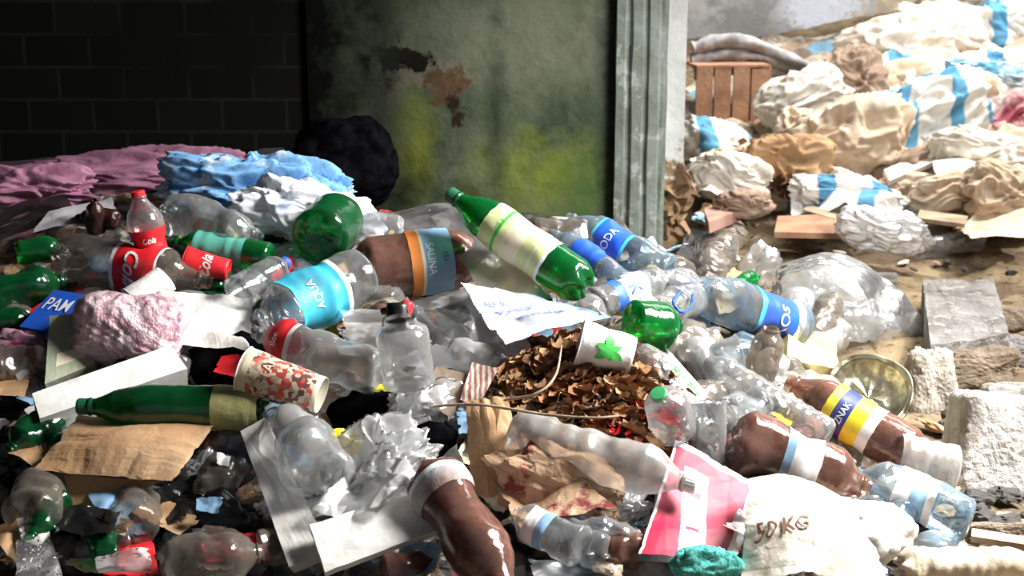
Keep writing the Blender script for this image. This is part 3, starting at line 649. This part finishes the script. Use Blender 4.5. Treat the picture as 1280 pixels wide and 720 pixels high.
def pump(label,a,b,w):
    T=bottle(label,a,b,w,CLEAR,'jar',crush=.08,stand=True,lift=.10,name='spray_bottle',ribs=6)
    dA=(S(a[0],a[1],.11)-CAM).dot(Fw)*.985
    def cyl(nm,c0,c1,r0,r1,m):
        p0=P(*c0,dA);p1=P(*c1,dA);Z=(p1-p0).normalized();X=Z.cross(Fw).normalized();Y=Z.cross(X);vs=[];fs=[];n=28
        for p,r in ((p0,r0),(p0+(p1-p0)*.8,r0*.4+r1*.6),(p1,r1*.85),(p1,0)):
            for k in range(n): vs.append(p+X*math.cos(2*PI*k/n)*r*dA/FPX+Y*math.sin(2*PI*k/n)*r*dA/FPX)
        for i in range(3):
            for k in range(n): fs.append([i*n+k,i*n+(k+1)%n,(i+1)*n+(k+1)%n,(i+1)*n+k])
        mk(nm,vs,fs,m,T)
    cyl('collar',(500,414),(498,400),20,18,BLKP);cyl('pump_head',(498,402),(497,378),16,15,BLKP);cyl('red_button',(504,394),(511,376),10,7,RED);cyl('nozzle',(490,386),(476,390),5,4,BLKP)
pump('clear spray bottle with black collar and red button standing at the centre',(512,482),(500,398),66)
bottle('clear bottle with small red label lying left of the spray bottle',(475,470),(318,415),58,CLEAR,'water',lab=(.62,.86,[(.15,WPR),(1,RED)]),crush=.22,lift=.08,text=[('Bon',.74,.045,WPR,0)])
bottle('crushed clear bottle under the spray bottle',(380,445),(500,462),46,DCLEAR,crush=.35,lift=.05)
PCUP=mat('patterned_cup_print',(.62,.50,.38),s=110,rough=.5,bump=.03,stops=[(0,(.66,.56,.44)),(.26,(.45,.05,.04)),(.42,(.70,.60,.48)),(.58,(.14,.07,.06)),(.72,(.50,.30,.20)),(.86,(.60,.10,.07))],metric='CHEBYCHEV',dirt=.1)
cup('paper cup with cream, red and brown block pattern lying on its side',(402,494),(305,463),56,PCUP,rimm=WPR,band=[(.08,CREAM),(.9,PCUP),(1,CREAM)],lift=.12,taper=.8,dz=.02,text=[('KIS FAM',.66,.15,CREAM,0.1)],inside=WPR)
blob('glove','black crumpled glove below the patterned cup','glove',(470,520),110,70,BLACK,th=.6,lift=.05,amp=.4,fr=2.4)
blob('black_rag','black rag stuffed between the white foam box and patterned cup','rag',(285,455),110,66,BLACK,th=.5,lift=.04,amp=.4)
blob('black_rag','black rag end beside the small white knotted bag','rag',(540,550),60,44,BLACK,th=.6,lift=.07,amp=.3)
GLIT=mat('pink_foil',(.74,.42,.48),(.92,.72,.76),s=26,rough=.28,metal=.35,bump=.9,bs=55,lo=.4,hi=.6)
blob('foil_wrapper','crinkled shiny pale pink foil wrapper on the left of the heap','foil',(163,412),140,88,GLIT,th=.7,lift=.11,amp=.20,fine=.10,fr=2.2,sub=6,sq=3.2,smooth=True,rot=6)
sheet('tissue','crumpled white napkin with grey shadowed fold beside the pink foil','tissue',[(190,368),(316,362),(312,434),(226,428)],PAPER,lifts=[.11,.13,.09,.10],amp=.032,fr=8,n=70,bulge=.02)
slab('foam_box','long white foam box on the left above the green bottle','foam box',[(38,492),(215,430),(236,460),(48,524)],.05,mat('white_foam',(.84,.84,.80),(.74,.74,.70),rough=.7,bump=.1,bs=150),lifts=[.11,.12,.10,.09],rough=.001)
slab('carton','worn greenish carton standing behind the white foam box','carton',[(62,395),(128,388),(118,455),(56,480)],.05,mat('greenish_card',(.30,.34,.24),(.42,.44,.32),rough=.7),lifts=[.13,.13,.06,.06],printed=[(lambda u,v:.55<v<.8 and .2<u<.8,CREAM)])
slab('carton','blue carton with white lettering on the left side of the heap','carton',[(68,362),(120,370),(84,418),(24,408)],.04,BLUE,lifts=[.13,.13,.09,.09],text=[('PAM',.10,.2,.66,.5,WPR)])
blob('cloth','magenta and grey cloth scrap at the left edge','cloth',(25,438),80,50,mat('magenta_cloth',(.44,.06,.20),(.44,.38,.40),s=12,rough=.9),th=.5,lift=.05,amp=.35,sub=5,soft=True)
bottle('long green bottle with yellowish label lying across the lower left',(335,512),(100,508),58,DGREEN,'soda',cap=flat('dark_green_cap',(.01,.12,.05)),lab=(.04,.28,[(1,mat('olive_label',(.42,.40,.16),(.28,.30,.12)))]),crush=.09,lift=.08)
sheet('paper_bag','brown kraft paper bag with sharp folds opened out at the lower left','paper bag',[(98,522),(270,538),(218,606),(42,592)],KRAFT,lifts=[.08,.09,.09,.08],amp=.030,fr=3.2,n=26,rag=.05,bulge=.03,smooth=False)
sheet('paper_bag','torn folded flap of kraft paper under the brown bag','paper bag',[(42,588),(210,602),(90,644),(60,634)],KRAFT,lifts=[.08,.08,.04,.04],amp=.03,fr=3.5,rag=.07,smooth=False,n=18)
blob('dark_bag','dark greasy wrapper bunch right of the brown paper bag','wrapper',(288,562),90,110,mat('navy_wrapper',(.03,.04,.07),(.10,.09,.08),s=18,rough=.3,c3=(.38,.16,.06),s3=20),th=.4,lift=.05,amp=.4,rot=25,sub=5,fine=.12)
for (x,y,w,h,mm,t) in ((262,535,24,12,YEL,'yellow scrap on the dark wrapper bunch'),(262,628,34,24,LBLUE,'pale blue scrap below the dark wrapper bunch'),(280,575,18,14,WPR,'white scrap on the dark wrapper bunch')):
    sheet('paper_scrap',t,'scrap',[(x-w/2,y-h/2),(x+w/2,y-h/3),(x+w/3,y+h/2),(x-w/2,y+h/3)],mm,lifts=.09,amp=.02,fr=20,n=16,rag=.1)
bottle('dark clear bottle base facing out at the lower left corner',(38,650),(60,600),74,DCLEAR,crush=.12,lift=.03,dz=.15,ribs=8)
bottle('dark clear bottle base facing out right of the corner bottle',(162,662),(175,620),68,DCLEAR,crush=.12,lift=.03,dz=.15,ribs=8)
bottle('clear crushed bottle in shadow at the bottom left',(200,712),(330,690),70,DCLEAR,crush=.3,lift=.03)
sheet('plastic_strip','torn white plastic strips at the bottom left corner','plastic strip',[(20,675),(62,668),(84,730),(20,735)],FILM,lifts=.05,amp=.02,rag=.12)
blob('wrapper','yellowed food wrapper under the brown paper bag','wrapper',(110,640),70,36,mat('yellow_wrapper',(.55,.44,.15),(.28,.20,.10),rough=.4),th=.4,lift=.03,amp=.4,sub=5,fine=.12)
for x,y,w,h,t in ((20,570,60,80,'black plastic bag lump along the left edge below the foam box'),(105,690,110,70,'black shiny bag lump between the two bottle bases'),(265,655,120,80,'black shiny bag lump below the dark wrapper bunch'),(210,625,80,50,'black bag end right of the second dark bottle base')):
    blob('black_bag',t,'bag',(x,y),w,h,BLKP,th=.5,lift=.015,amp=.4,fine=.12,sub=5)
FOAM2=mat('grimy_white_board',(.78,.76,.72),(.58,.56,.52),s=5,rough=.6,bump=.2)
slab('foam_board','white foam board propped on edge at the lower centre left','foam board',[(300,538),(330,520),(412,690),(362,712)],.02,FOAM2,lifts=[.11,.13,.05,.05],rough=.003)
slab('foam_tray','flat grimy white board lying at the bottom beside the propped board','tray',[(385,655),(528,612),(552,662),(405,716)],.012,FOAM2,lifts=[.10,.10,.08,.08],rough=.003)
bottle('crushed cloudy bottle lying behind the propped foam board',(420,605),(335,515),74,FOG,crush=.3,lift=.07)
bottle('clear crushed bottle with its base up beside the propped foam board',(398,590),(360,545),84,CLEAR,crush=.25,lift=.10,dz=.10)
blob('plastic_bag','white translucent carrier bag crumpled in the lower centre','bag',(470,588),145,104,FILM,th=.6,lift=.09,amp=.45,sub=6,rot=-25,fine=.10,soft=True,fr=3)
sheet('plastic_bag','loose flap of white translucent carrier bag above the flat board','bag',[(385,628),(470,560),(530,600),(470,640)],FILM,lifts=.12,amp=.034,fr=12,rag=.06,n=70)
blob('plastic_bag','small knotted white bag beside the black glove','bag',(525,508),74,60,FILM,th=.8,lift=.09,amp=.4,fine=.10,sub=5,soft=True,fr=3)
blob('yellow_trigger','yellow plastic trigger piece beside the crumpled clear bottle','plastic piece',(432,552),40,24,YEL,th=.6,lift=.14,amp=.5,sub=3,rot=30,smooth=False,fine=.2)
blob('yellow_clip','small yellow plastic clip above the carrier bag','plastic piece',(478,488),24,14,YEL,th=.5,lift=.09,amp=.5,sub=3,smooth=False,fine=.2)
bottle('long brown stained bottle with pale label lying at the bottom centre',(536,588),(640,750),78,BROWN,'waist',cap=LBLUE,lab=(.12,.26,[(.2,WPR),(1,mat('faded_label',(.50,.55,.64),(.34,.22,.17)))]),crush=.1,lift=.08)
bottle('reddish brown bottle end peeking out at the bottom edge',(475,716),(545,704),44,BROWN,crush=.2,lift=.02)
bottle('long crushed clear bottle with white cap lying across the centre bottom',(640,540),(868,606),62,FOG,'water',cap=WPR,crush=.22,lift=.09,ribs=7)
bottle('small clear bottle with blue label lying at the bottom right of the brown bottle',(728,685),(640,642),54,CLEAR,'water',lab=(.4,.7,[(.4,LBLUE),(1,WPR)]),crush=.2,lift=.04)
bottle('clear bottle end wedged beneath the crimson carton',(705,672),(800,668),46,CLEAR,crush=.3,lift=.03,ribs=8)
SK2=mat('stained_kraft',(.48,.29,.17),(.64,.44,.28),s=7,rough=.75,c3=(.24,.02,.02),s3=13,bump=.4)
sheet('paper_bag','torn kraft paper bag standing open left of the dry leaves','paper bag',[(582,500),(634,496),(662,604),(588,608)],KRAFT,lifts=[.12,.14,.08,.07],amp=.03,fr=4.5,rag=.08,smooth=False,n=22,bulge=.02)
blob('paper_bag','crumpled kraft paper bag with dark red stains in the lower centre','paper bag',(694,608),175,96,SK2,th=.6,lift=.07,amp=.5,rot=22,sub=5,fine=.14,smooth=False,fr=1.9)
sheet('paper_bag','open torn mouth of stained kraft paper bag above the small clear bottle','paper bag',[(600,566),(700,566),(772,628),(650,642)],SK2,lifts=[.10,.12,.12,.10],amp=.045,fr=6,rag=.10,n=44,smooth=False)
sheet('carton','crimson and white printed carton crushed at the bottom right','carton',[(845,552),(945,600),(905,704),(795,697)],PINK,lifts=[.11,.10,.07,.07],n=90,amp=.026,fr=6,rag=.02,
  stripes=[(lambda u,v:.30<u-.35*(v-.5)<.60 and v>.14,CREAM),(lambda u,v:.36<u-.35*(v-.5)<.52 and (.3<v<.35 or .62<v<.66),PINK),(lambda u,v:v<.05 or u<.03 or u>.95,WPR),(lambda u,v:v>.93,BLKP)])
blob('rag','bright teal knitted rag at the bottom edge below the crimson carton','rag',(882,708),84,52,mat('teal_knit',(.14,.62,.55),(.07,.40,.36),s=80,rough=.9,bump=.6,bs=150,dirt=.1),th=.6,lift=.08,amp=.3,sub=5,fine=.10,soft=True)
WBAG=mat('white_bag_plastic',(.80,.77,.68),(.62,.52,.38),s=7,rough=.5,bump=.3)
BRP=flat('brown_print',(.16,.07,.035))
sheet('paper_sack','large creased off white sack spread along the bottom right','sack',[(935,612),(1062,612),(1110,735),(925,735)],WBAG,lifts=[.10,.10,.09,.08],amp=.04,fr=7,n=110,rag=.05,bulge=.02,text=[('50 KG',.10,.52,.50,.66,BRP)])
blob('plastic_bag','off white bag lump right of the large creased white sack','bag',(1090,668),110,70,PAPER,th=.6,lift=.05,amp=.45,sub=5,fine=.12)
blob('plastic_bag','translucent bag draped left of the bottom right bottle','bag',(1165,690),110,50,FILM,th=.5,lift=.02,amp=.45,fine=.12,sub=5)
bottle('beige ribbed bottle cut off by the bottom right corner',(1120,708),(1310,705),48,mat('beige_plastic',(.60,.52,.40),(.48,.40,.30),rough=.25),crush=.15,lift=.03,ribs=10)
sheet('plastic_bag','crumpled paper and film strip along the bottom centre','bag',[(660,700),(850,690),(870,740),(670,740)],FILM,lifts=.04,amp=.03,fr=12,n=70)
TW=mat('pale_twig',(.50,.38,.26),(.34,.25,.17),rough=.9)
tube('twig','thin pale forked twig lying over the dry leaves','twig',[(540,508,.14),(600,506,.17),(680,518,.19),(740,522,.20),(772,520,.19)],.0028,TW,lump=.15)
tube('twig','bent pale twig rising left of the dry leaves','twig',[(630,500,.16),(670,492,.19),(694,470,.2),(702,432,.2)],.0028,TW,lump=.15)
slab('carton_piece','torn grey brown carton piece in the middle of the heap','carton',[(545,458),(598,470),(560,520),(528,500)],.012,mat('grey_card',(.26,.20,.14),(.16,.11,.08)),lifts=.10)
sheet('wrapper','narrow striped wrapper piece right of the torn carton','wrapper',[(590,455),(625,462),(600,505),(575,500)],mat('stripe_wrap',(.40,.36,.30),(.22,.08,.06),s=30,pat='stripe'),lifts=.11,amp=.02,n=30)
bottle('clear flattened bottle under the clear film at the centre',(560,440),(650,465),44,FOG,crush=.35,lift=.05)
bottle('cloudy bottle shoulder right of the leaf print cup',(905,470),(845,430),50,FOG,crush=.25,lift=.05)
cup('clear cup lying among bottles right of the printed carton',(870,455),(925,440),44,CLEAR,lift=.05,name='plastic_cup',ribs=1)
bottle('clear bottle lying above the green bottle base',(700,372),(760,402),40,CLEAR,crush=.25,lift=.05)
sheet('plastic_film','small film scrap hanging over the green bottle base','plastic film',[(825,420),(900,410),(905,440),(840,450)],TFILM,lifts=.08,amp=.02,fr=14,n=30)
blob('plastic_bag','translucent bag bunch left of the spray bottle','bag',(560,500),60,50,TFILM,th=.6,lift=.07,amp=.4)
bottle('small crushed clear bottle between the carton and the long ribbed bottle',(905,520),(960,500),46,CLEAR,crush=.3,lift=.05)
bottle('clear bottle base behind the brown bottle with the yellow label',(980,470),(940,445),44,FOG,crush=.2,lift=.05)
blob('plastic_bag','white film bunch between the two brown bottles at right','bag',(1040,585),60,36,FILM,th=.5,lift=.05,amp=.45,fine=.12,sub=5)
# ================= RUBBLE right
CONC=mat('grey_concrete',(.24,.23,.22),(.14,.13,.12),s=9,rough=.9,bump=1,bs=60,c3=(.34,.33,.31),s3=20)
LCONC=mat('pale_concrete',(.62,.60,.57),(.32,.29,.26),s=6,rough=.9,bump=1,bs=50,c3=(.36,.31,.26),s3=18)
slab('paving_block','grey rectangular concrete block lying on the dirt at the right','concrete block',[(1152,350),(1243,348),(1264,420),(1162,434)],.09,CONC,lifts=.09,rough=.008,n=16,down=Vector((0,0,-1)))
blob('brick_chunk','upright broken pale brick chunk beside the round foil container','brick',(1162,480),56,84,mat('pale_brick',(.42,.38,.32),(.28,.24,.2),rough=.95,bump=1),th=.8,lift=.05,amp=.2,sq=6,smooth=False,fine=.09,rk=True,sub=5)
blob('concrete_slab','bright sunlit broken concrete slab at the right edge','concrete slab',(1252,568),128,150,LCONC,th=.7,lift=.05,amp=.06,sq=12,smooth=False,fine=.035,rk=True,sub=6,rot=6)
blob('concrete_chunk','broken concrete chunk resting on top of the bright slab','concrete chunk',(1264,502),70,44,CONC,th=.8,lift=.13,amp=.2,sq=5,smooth=False,fine=.08,rk=True)
for i,(x,y,w,h,t) in enumerate(((1222,462,90,52,'brown stone slab leaning behind the bright concrete slab'),(1262,440,50,40,'grey stone at the right edge behind the brown stone slab'),(1250,668,80,28,'dark flat stone below the bright concrete slab'),(1210,440,40,24,'small stone beneath the grey concrete block'),(1130,395,40,22,'small dirt clod left of the grey concrete block'),(1100,350,36,18,'small clod on the dirt above the crumpled container'),(1270,400,40,30,'rough clod right of the grey concrete block'))):
    blob('stone',t,'stone',(x,y),w,h,CONC if i%2 else mat('brown_stone',(.24,.19,.14),(.13,.095,.065),rough=.95,bump=.8),th=.8,lift=.03,amp=.22,sq=4.2,smooth=False,fine=.09,rk=True,sub=5)
slab('wood_strip','thin wooden strip lying below the bright concrete slab','wood strip',[(1215,660),(1290,672),(1290,682),(1214,670)],.012,TW,lifts=.05)
# ================= BACKGROUND
CRW=mat('crate_wood',(.50,.28,.17),(.32,.16,.10),s=5,rough=.8,bump=.6)
CD=6.55
def crate():
    A=P(868,188,CD);W=94*CD/FPX;Hh=102*CD/FPX
    T=thing('wooden_crate','weathered wooden crate with vertical boards at the far left of the yard','crate',A)
    a=math.radians(8);X=Vector((math.cos(a),math.sin(a),0));Y=Vector((-math.sin(a),math.cos(a),0));Z=Vector((0,0,1))
    def box(nm,o,x,y,z):
        vs=[o+X*i*x+Y*j*y+Z*k*z for i in(0,1) for j in(0,1) for k in(0,1)]
        fs=[[0,1,3,2],[4,6,7,5],[0,4,5,1],[2,3,7,6],[0,2,6,4],[1,5,7,3]];mk(nm,vs,fs,CRW,T,smooth=False)
    for i in range(4): box('board',A+X*(W*i/4)+Z*random.uniform(-.012,.012)+Y*random.uniform(-.005,.005),W/4-.01,.012,Hh)
    for i in range(4): box('side_board',A+X*W+Y*(.02+i*.075),.012,.068,Hh)
    box('bottom_rail',A+Y*.014,W,.013,.04);box('top_board',A+Z*Hh,W,.3,.012);box('corner_post',A+X*(W-.03)+Y*.012,.03,.03,Hh)
crate()
TWT=mat('grey_rope_cloth',(.50,.50,.52),(.28,.27,.27),s=12,rough=.9)
for i,(pts) in enumerate(([(866,60),(925,50),(1008,82)],[(864,76),(930,68),(1014,92)],[(868,90),(940,84),(1002,100)],[(900,52),(950,60),(985,72)])):
    t=['topmost strand','second strand','lowest strand','short strand'][i]
    tube('rolled_cloth','grey twisted cloth roll on the wooden crate, %s'%t,'cloth',[P(p[0],p[1],6.62+.03*i) for p in pts],.034,TWT,world=True,lump=.3)
SKW=mat('white_woven_sack',(.84,.80,.72),(.64,.56,.46),s=4,rough=.8,bump=.3,bs=60,dirt=.15)
SKB=mat('blue_striped_sack',(.84,.81,.76),(.10,.34,.56),s=1.5,rough=.8,pat='stripe',lo=.70,hi=.82,dist=5,dirt=.15)
SKT=mat('tan_sack',(.60,.46,.33),(.76,.65,.51),s=5,rough=.85,dirt=.15)
SKD=mat('brown_sack',(.28,.19,.14),(.42,.32,.24),s=5,rough=.9)
SKR=mat('red_sack',(.38,.07,.11),(.66,.54,.50),s=4,rough=.8,lo=.42,hi=.52)
SKC=mat('turquoise_cloth',(.12,.36,.54),(.62,.70,.76),s=5,rough=.85,lo=.46,hi=.54)
for i in range(70):
    y=50+200*random.random();x=random.uniform(985 if y<195 else 868,1290);
    if y<110 and x<1080: x=random.uniform(1080,1290)
    if y<64 and x<1150: x+=90
    k=random.choice([0,0,0,1,1,2,3,3]);mm=[SKW,SKT,SKD,SKB][k];nm=['pale','tan','brown','blue and white'][k]
    s=random.uniform(60,115);blob('cloth_bundle','crumpled %s cloth bundle buried in the far heap'%nm,'bundle',(x,y),s,s*.55,mm,th=.8,rot=random.uniform(-35,35),amp=.34,sub=5,fine=.10,sq=2.4,soft=True,fr=2.4,group='crumpled %s bundles in the far heap'%nm,lift=.04)
BG=[(1005,125,100,60,SKW,-20,'pale sack right behind the wooden crate'),(1062,112,70,80,SKD,10,'dark brown sack standing in the far heap centre'),(1130,62,140,70,SKW,-10,'white sack near the top of the far heap'),
(1190,46,130,66,SKW,10,'white puffy sack at the very top of the far heap'),(1262,40,76,74,SKB,60,'white sack with blue stripe at the top right corner'),(1232,96,84,34,SKC,8,'turquoise cloth bundle near the top right'),
(1058,183,135,90,SKT,-25,'tan sack with wrinkled end in the middle of the far heap'),(1150,160,145,96,SKB,-30,'large white sack with blue stripe in the middle of the far heap'),(1205,126,92,60,SKT,0,'tan sack behind the large blue striped sack'),
(1262,150,54,70,SKR,60,'red and white sack at the right edge of the far heap'),(1225,192,100,50,SKW,10,'flattened white sack under the red sack'),(985,205,90,60,KRAFT,0,'heap of brown paper beside the tan sack'),
(915,222,80,50,SKW,20,'white paper sack below the wooden crate'),(1250,245,90,64,SKT,10,'tan paper bag at the right edge of the yard'),
(1180,240,80,40,SKT,-10,'tan paper heap in front of the blue striped sack'),(1060,245,120,40,SKB,10,'white and blue sheet bundle on the far ground'),(930,255,60,30,SKD,0,'brown rag on the ground near the wall jamb'),
(1105,288,100,44,FILM,8,'clear white plastic bag lying on the dirt in the yard'),(995,165,46,50,SKT,0,'tan sack wedged against the wooden crate'),(1280,205,60,40,SKW,0,'white bundle at the right edge under the red sack')]
for x,y,w,h,mm,r,t in BG:
    nm='sack' if 'sack' in t else ('plastic_bag' if 'bag' in t else 'cloth_bundle')
    blob(nm,t,'sack' if 'sack' in t else ('bag' if 'bag' in t else 'bundle'),(x,y),w*1.14,h*1.16,mm,th=.85,rot=r,amp=.24,sub=6,fr=2.2,fine=.09,sq=2.6,lift=.14,soft=True)
for i,(pts,mm,t) in enumerate(([([(985,225),(1090,232),(1130,268),(990,262)]),SKB,'white and blue tarpaulin sheet spread on the far ground'],[([(1165,205),(1240,200),(1280,240),(1170,238)]),SKW,'pale paper sheet on the right of the far heap'],[([(870,200),(950,208),(965,245),(865,240)]),SKW,'torn white paper sheets below the wooden crate'],[([(1190,270),(1290,232),(1290,285),(1215,292)]),SKT,'torn open paper bag at the right edge'],[([(1180,150),(1250,170),(1240,205),(1170,190)]),SKC,'blue cloth hanging over the flattened white sack'])):
    sheet('tarpaulin' if 'tarp' in t else 'paper_sheet',t,'sheet',pts,mm,lifts=.13,amp=.06,fr=5,n=60,rag=.08,soft=(i%2==0))
leaves('dry_leaves','dry brown leaves lying on the far heap near the paper sack',965,215,.18,.3,120,LF,.06,base=.08,size=.04)
for pts,th,mm,t in (([(1105,212),(1172,184),(1182,196),(1112,226)],.02,SKW,'pale broken plank leaning in the far heap'),([(972,270),(1060,266),(1070,292),(968,290)],.02,CRW,'brown flat board lying on the far ground'),
 ([(880,262),(918,250),(926,262),(886,278)],.04,mat('pink_brick',(.50,.30,.24),(.36,.2,.15),rough=.9),'pinkish brick near the wall jamb'),([(1150,262),(1210,270),(1206,280),(1146,272)],.015,TW,'thin pale lath on the far ground'),([(1010,255),(1090,280),(1086,286),(1004,262)],.015,TW,'thin lath crossing the brown board')):
    slab('plank' if 'brick' not in t else 'brick',t,'plank' if 'brick' not in t else 'brick',pts,th,mm,lifts=.12)
bottle('clear bottle lying on the dirt in the sunny yard',(1228,300),(1130,315),28,CLEAR,crush=.15,lift=.0)
def proto(mm,seed,thin):
    bm=bmesh.new();bmesh.ops.create_icosphere(bm,subdivisions=3,radius=1);vs=[]
    for v in bm.verts:
        q=v.co*2+Vector((seed,1,2));f=1+.4*noise.noise(q)+.45*fold(v.co*1.6,seed)
        vs.append((v.co.x*f,v.co.y*f*.8,v.co.z*f*thin+thin))
    fs=[[v.index for v in f.verts] for f in bm.faces];bm.free()
    me=bpy.data.meshes.new('scrap')
    me.from_pydata(vs,[],fs);me.materials.append(mm);return me
kinds=[('paper_scrap','white paper scrap',SKW,.25),('paper_scrap','brown paper scrap',KRAFT,.3),('cloth_scrap','blue cloth scrap',SKC,.3),('rubble_chip','grey rubble chip',CONC,.6),('plastic_scrap','torn clear plastic scrap',FILM,.35),('cloth_scrap','tan cloth scrap',SKT,.3),('wood_chip','brown wood chip',SKD,.3)]
pm=[proto(k[2],i*7.3+1,k[3]) for i,k in enumerate(kinds)]
def scatter(n,reg,smin,smax,where,grp,ks,lift=0):
    for c in range(n):
        px,py=reg(); i=random.choice(ks);nm,lb,_,_=kinds[i];p=S(px,py,lift)
        o=bpy.data.objects.new(nm,pm[i]);COL.objects.link(o);o.location=p-Vector((0,0,.004))
        s=random.uniform(smin,smax);o.scale=(s*random.uniform(.7,1.5),s*random.uniform(.6,1.1),s*random.uniform(.6,1.2));o.rotation_euler=(random.uniform(-.4,.4),random.uniform(-.4,.4),random.random()*6.28)
        o['label']='small '+lb+' '+where;o['category']='scrap';o['group']=lb+'s '+grp
def fr():
    while True:
        x=random.uniform(865,1300);y=55+230*random.random()
        if not(x<985 and y<195) and not (x<1080 and y<105): return x,y
scatter(110,fr,.03,.06,'strewn over the far heap','on the far heap',[0,0,1,2,5,6],lift=.05)
scatter(90,lambda:(random.uniform(860,1300),random.uniform(270,440)),.008,.025,'on the sandy dirt','on the dirt',[0,1,3,3,6])
scatter(90,lambda:(random.uniform(1140,1290),random.uniform(430,700)),.008,.032,'among the rubble at right','among the rubble',[3,3,6,1])
def hreg():
    while True:
        x=random.uniform(0,1180);y=random.uniform(290,715)
        if x<900+ (y-290)*.7: return x,y
scatter(240,hreg,.010,.026,'wedged in the gaps of the heap','in the heap gaps',[0,1,1,4,2,6,5],lift=.02)
for i in range(100):
    x,y=hreg();a=random.random()*2*PI;l=random.uniform(70,110)
    if i%3==0: x=random.uniform(820,1060);y=random.uniform(400,600)
    m_=random.choice([CLEAR,CLEAR,DCLEAR,DCLEAR,FOG,BLUEP,BRPET]) if x>350 else random.choice([DCLEAR,DGREEN,CLEAR])
    bottle('crushed plastic bottle wedged low in the gaps of the heap',(x,y),(x+l*math.cos(a),y+.6*l*math.sin(a)),random.uniform(36,52),m_,random.choice(['soda','water']),crush=.24,lift=random.uniform(.0,.035),ribs=random.choice([0,8]),group='crushed bottles wedged in the gaps')
for i in range(44):
    x,y=hreg();blob('plastic_bag','crumpled translucent film bunch wedged in the gaps of the heap','bag',(x,y),random.uniform(50,85),random.uniform(30,50),random.choice([FILM,FILM,TFILM]),th=.4,lift=.025,amp=.5,sub=5,rot=random.uniform(-40,40),fine=.10,soft=True,fr=3,group='film bunches in the gaps')
WR=[(WPR,'white'),(KRAFT,'brown paper'),(LBLUE,'light blue'),(CREAM,'cream'),(FILM,'translucent'),(RED,'red'),(YEL,'yellow'),(BLKP,'black'),(PAPER,'off white')]
for i in range(130):
    x,y=hreg();k=random.choice([0,1,1,2,3,4,4,4,5,6,7,7,8]);mm,nm=WR[k];a=random.random()*6.28;r1=random.uniform(20,44);r2=r1*random.uniform(.4,.8)
    c_,s_=math.cos(a),math.sin(a);pts=[(x+c_*u*r1-s_*v*r2,y+(s_*u*r1+c_*v*r2)*.7) for u,v in((-1,-1),(1,-1),(1,1),(-1,1))]
    sheet('wrapper','torn %s wrapper wedged in the gaps of the heap'%nm,'wrapper',pts,mm,lifts=random.uniform(.02,.06),amp=.022,fr=12,n=22,rag=.12,group='torn %s wrappers in the gaps'%nm)
GR=mat('grass_green',(.12,.22,.04),(.25,.32,.08),rough=.8)
vs=[];fs=[]
for i in range(160):
    p=S(random.uniform(1215,1295),random.uniform(280,296),0);a=random.random()*6.28;h=random.uniform(.02,.06);d=Vector((math.cos(a),math.sin(a),0));b=len(vs)
    vs+= [p-d.cross(Vector((0,0,1)))*.003,p+d.cross(Vector((0,0,1)))*.003,p+d*h*.4+Vector((0,0,h*.8)),p+d*h*.9+Vector((0,0,h))];fs+=[[b,b+1,b+2],[b+2,b+1,b+3]]
mk('grass_tuft',vs,fs,GR,label='thin green grass growing at the right edge of the yard',cat='grass',kind='stuff')
# ================= LIGHT
def area(name,loc,target,size,power,col,spread=180):
    l=bpy.data.lights.new(name,'AREA');l.energy=power;l.size=size;l.color=col;l.spread=math.radians(spread);o=bpy.data.objects.new(name,l);COL.objects.link(o);o.location=loc
    o.rotation_euler=(Vector(target)-Vector(loc)).to_track_quat('-Z','Y').to_euler()
area('window_light',(1.9,2.5,2.1),(.35,2.85,.2),1.0,95,(1,.98,.95),105)
area('yard_light',(2.4,5.6,3.4),(1.7,6.9,.3),2.4,220,(1,.97,.92))
l=bpy.data.lights.new('sun','SUN');l.energy=3.8;l.angle=math.radians(4);l.color=(1,.95,.88);o=bpy.data.objects.new('sun',l);COL.objects.link(o)
o.rotation_euler=(Vector((-.62,-.12,-.9))).to_track_quat('-Z','Y').to_euler()
w=bpy.data.worlds.new('world');bpy.context.scene.world=w;w.use_nodes=True
w.node_tree.nodes['Background'].inputs[0].default_value=(.86,.92,1,1);w.node_tree.nodes['Background'].inputs[1].default_value=.18
cd=bpy.data.cameras.new('camera');cd.sensor_width=36;cd.lens=FPX/1280*36;cam=bpy.data.objects.new('camera',cd);COL.objects.link(cam)
cam.location=CAM;cam.rotation_euler=(PI/2-PT,0,0);cd.dof.use_dof=True;cd.dof.focus_distance=2.75;cd.dof.aperture_fstop=6.3
bpy.context.scene.camera=cam
try: bpy.context.scene.view_settings.view_transform='Standard'
except: pass
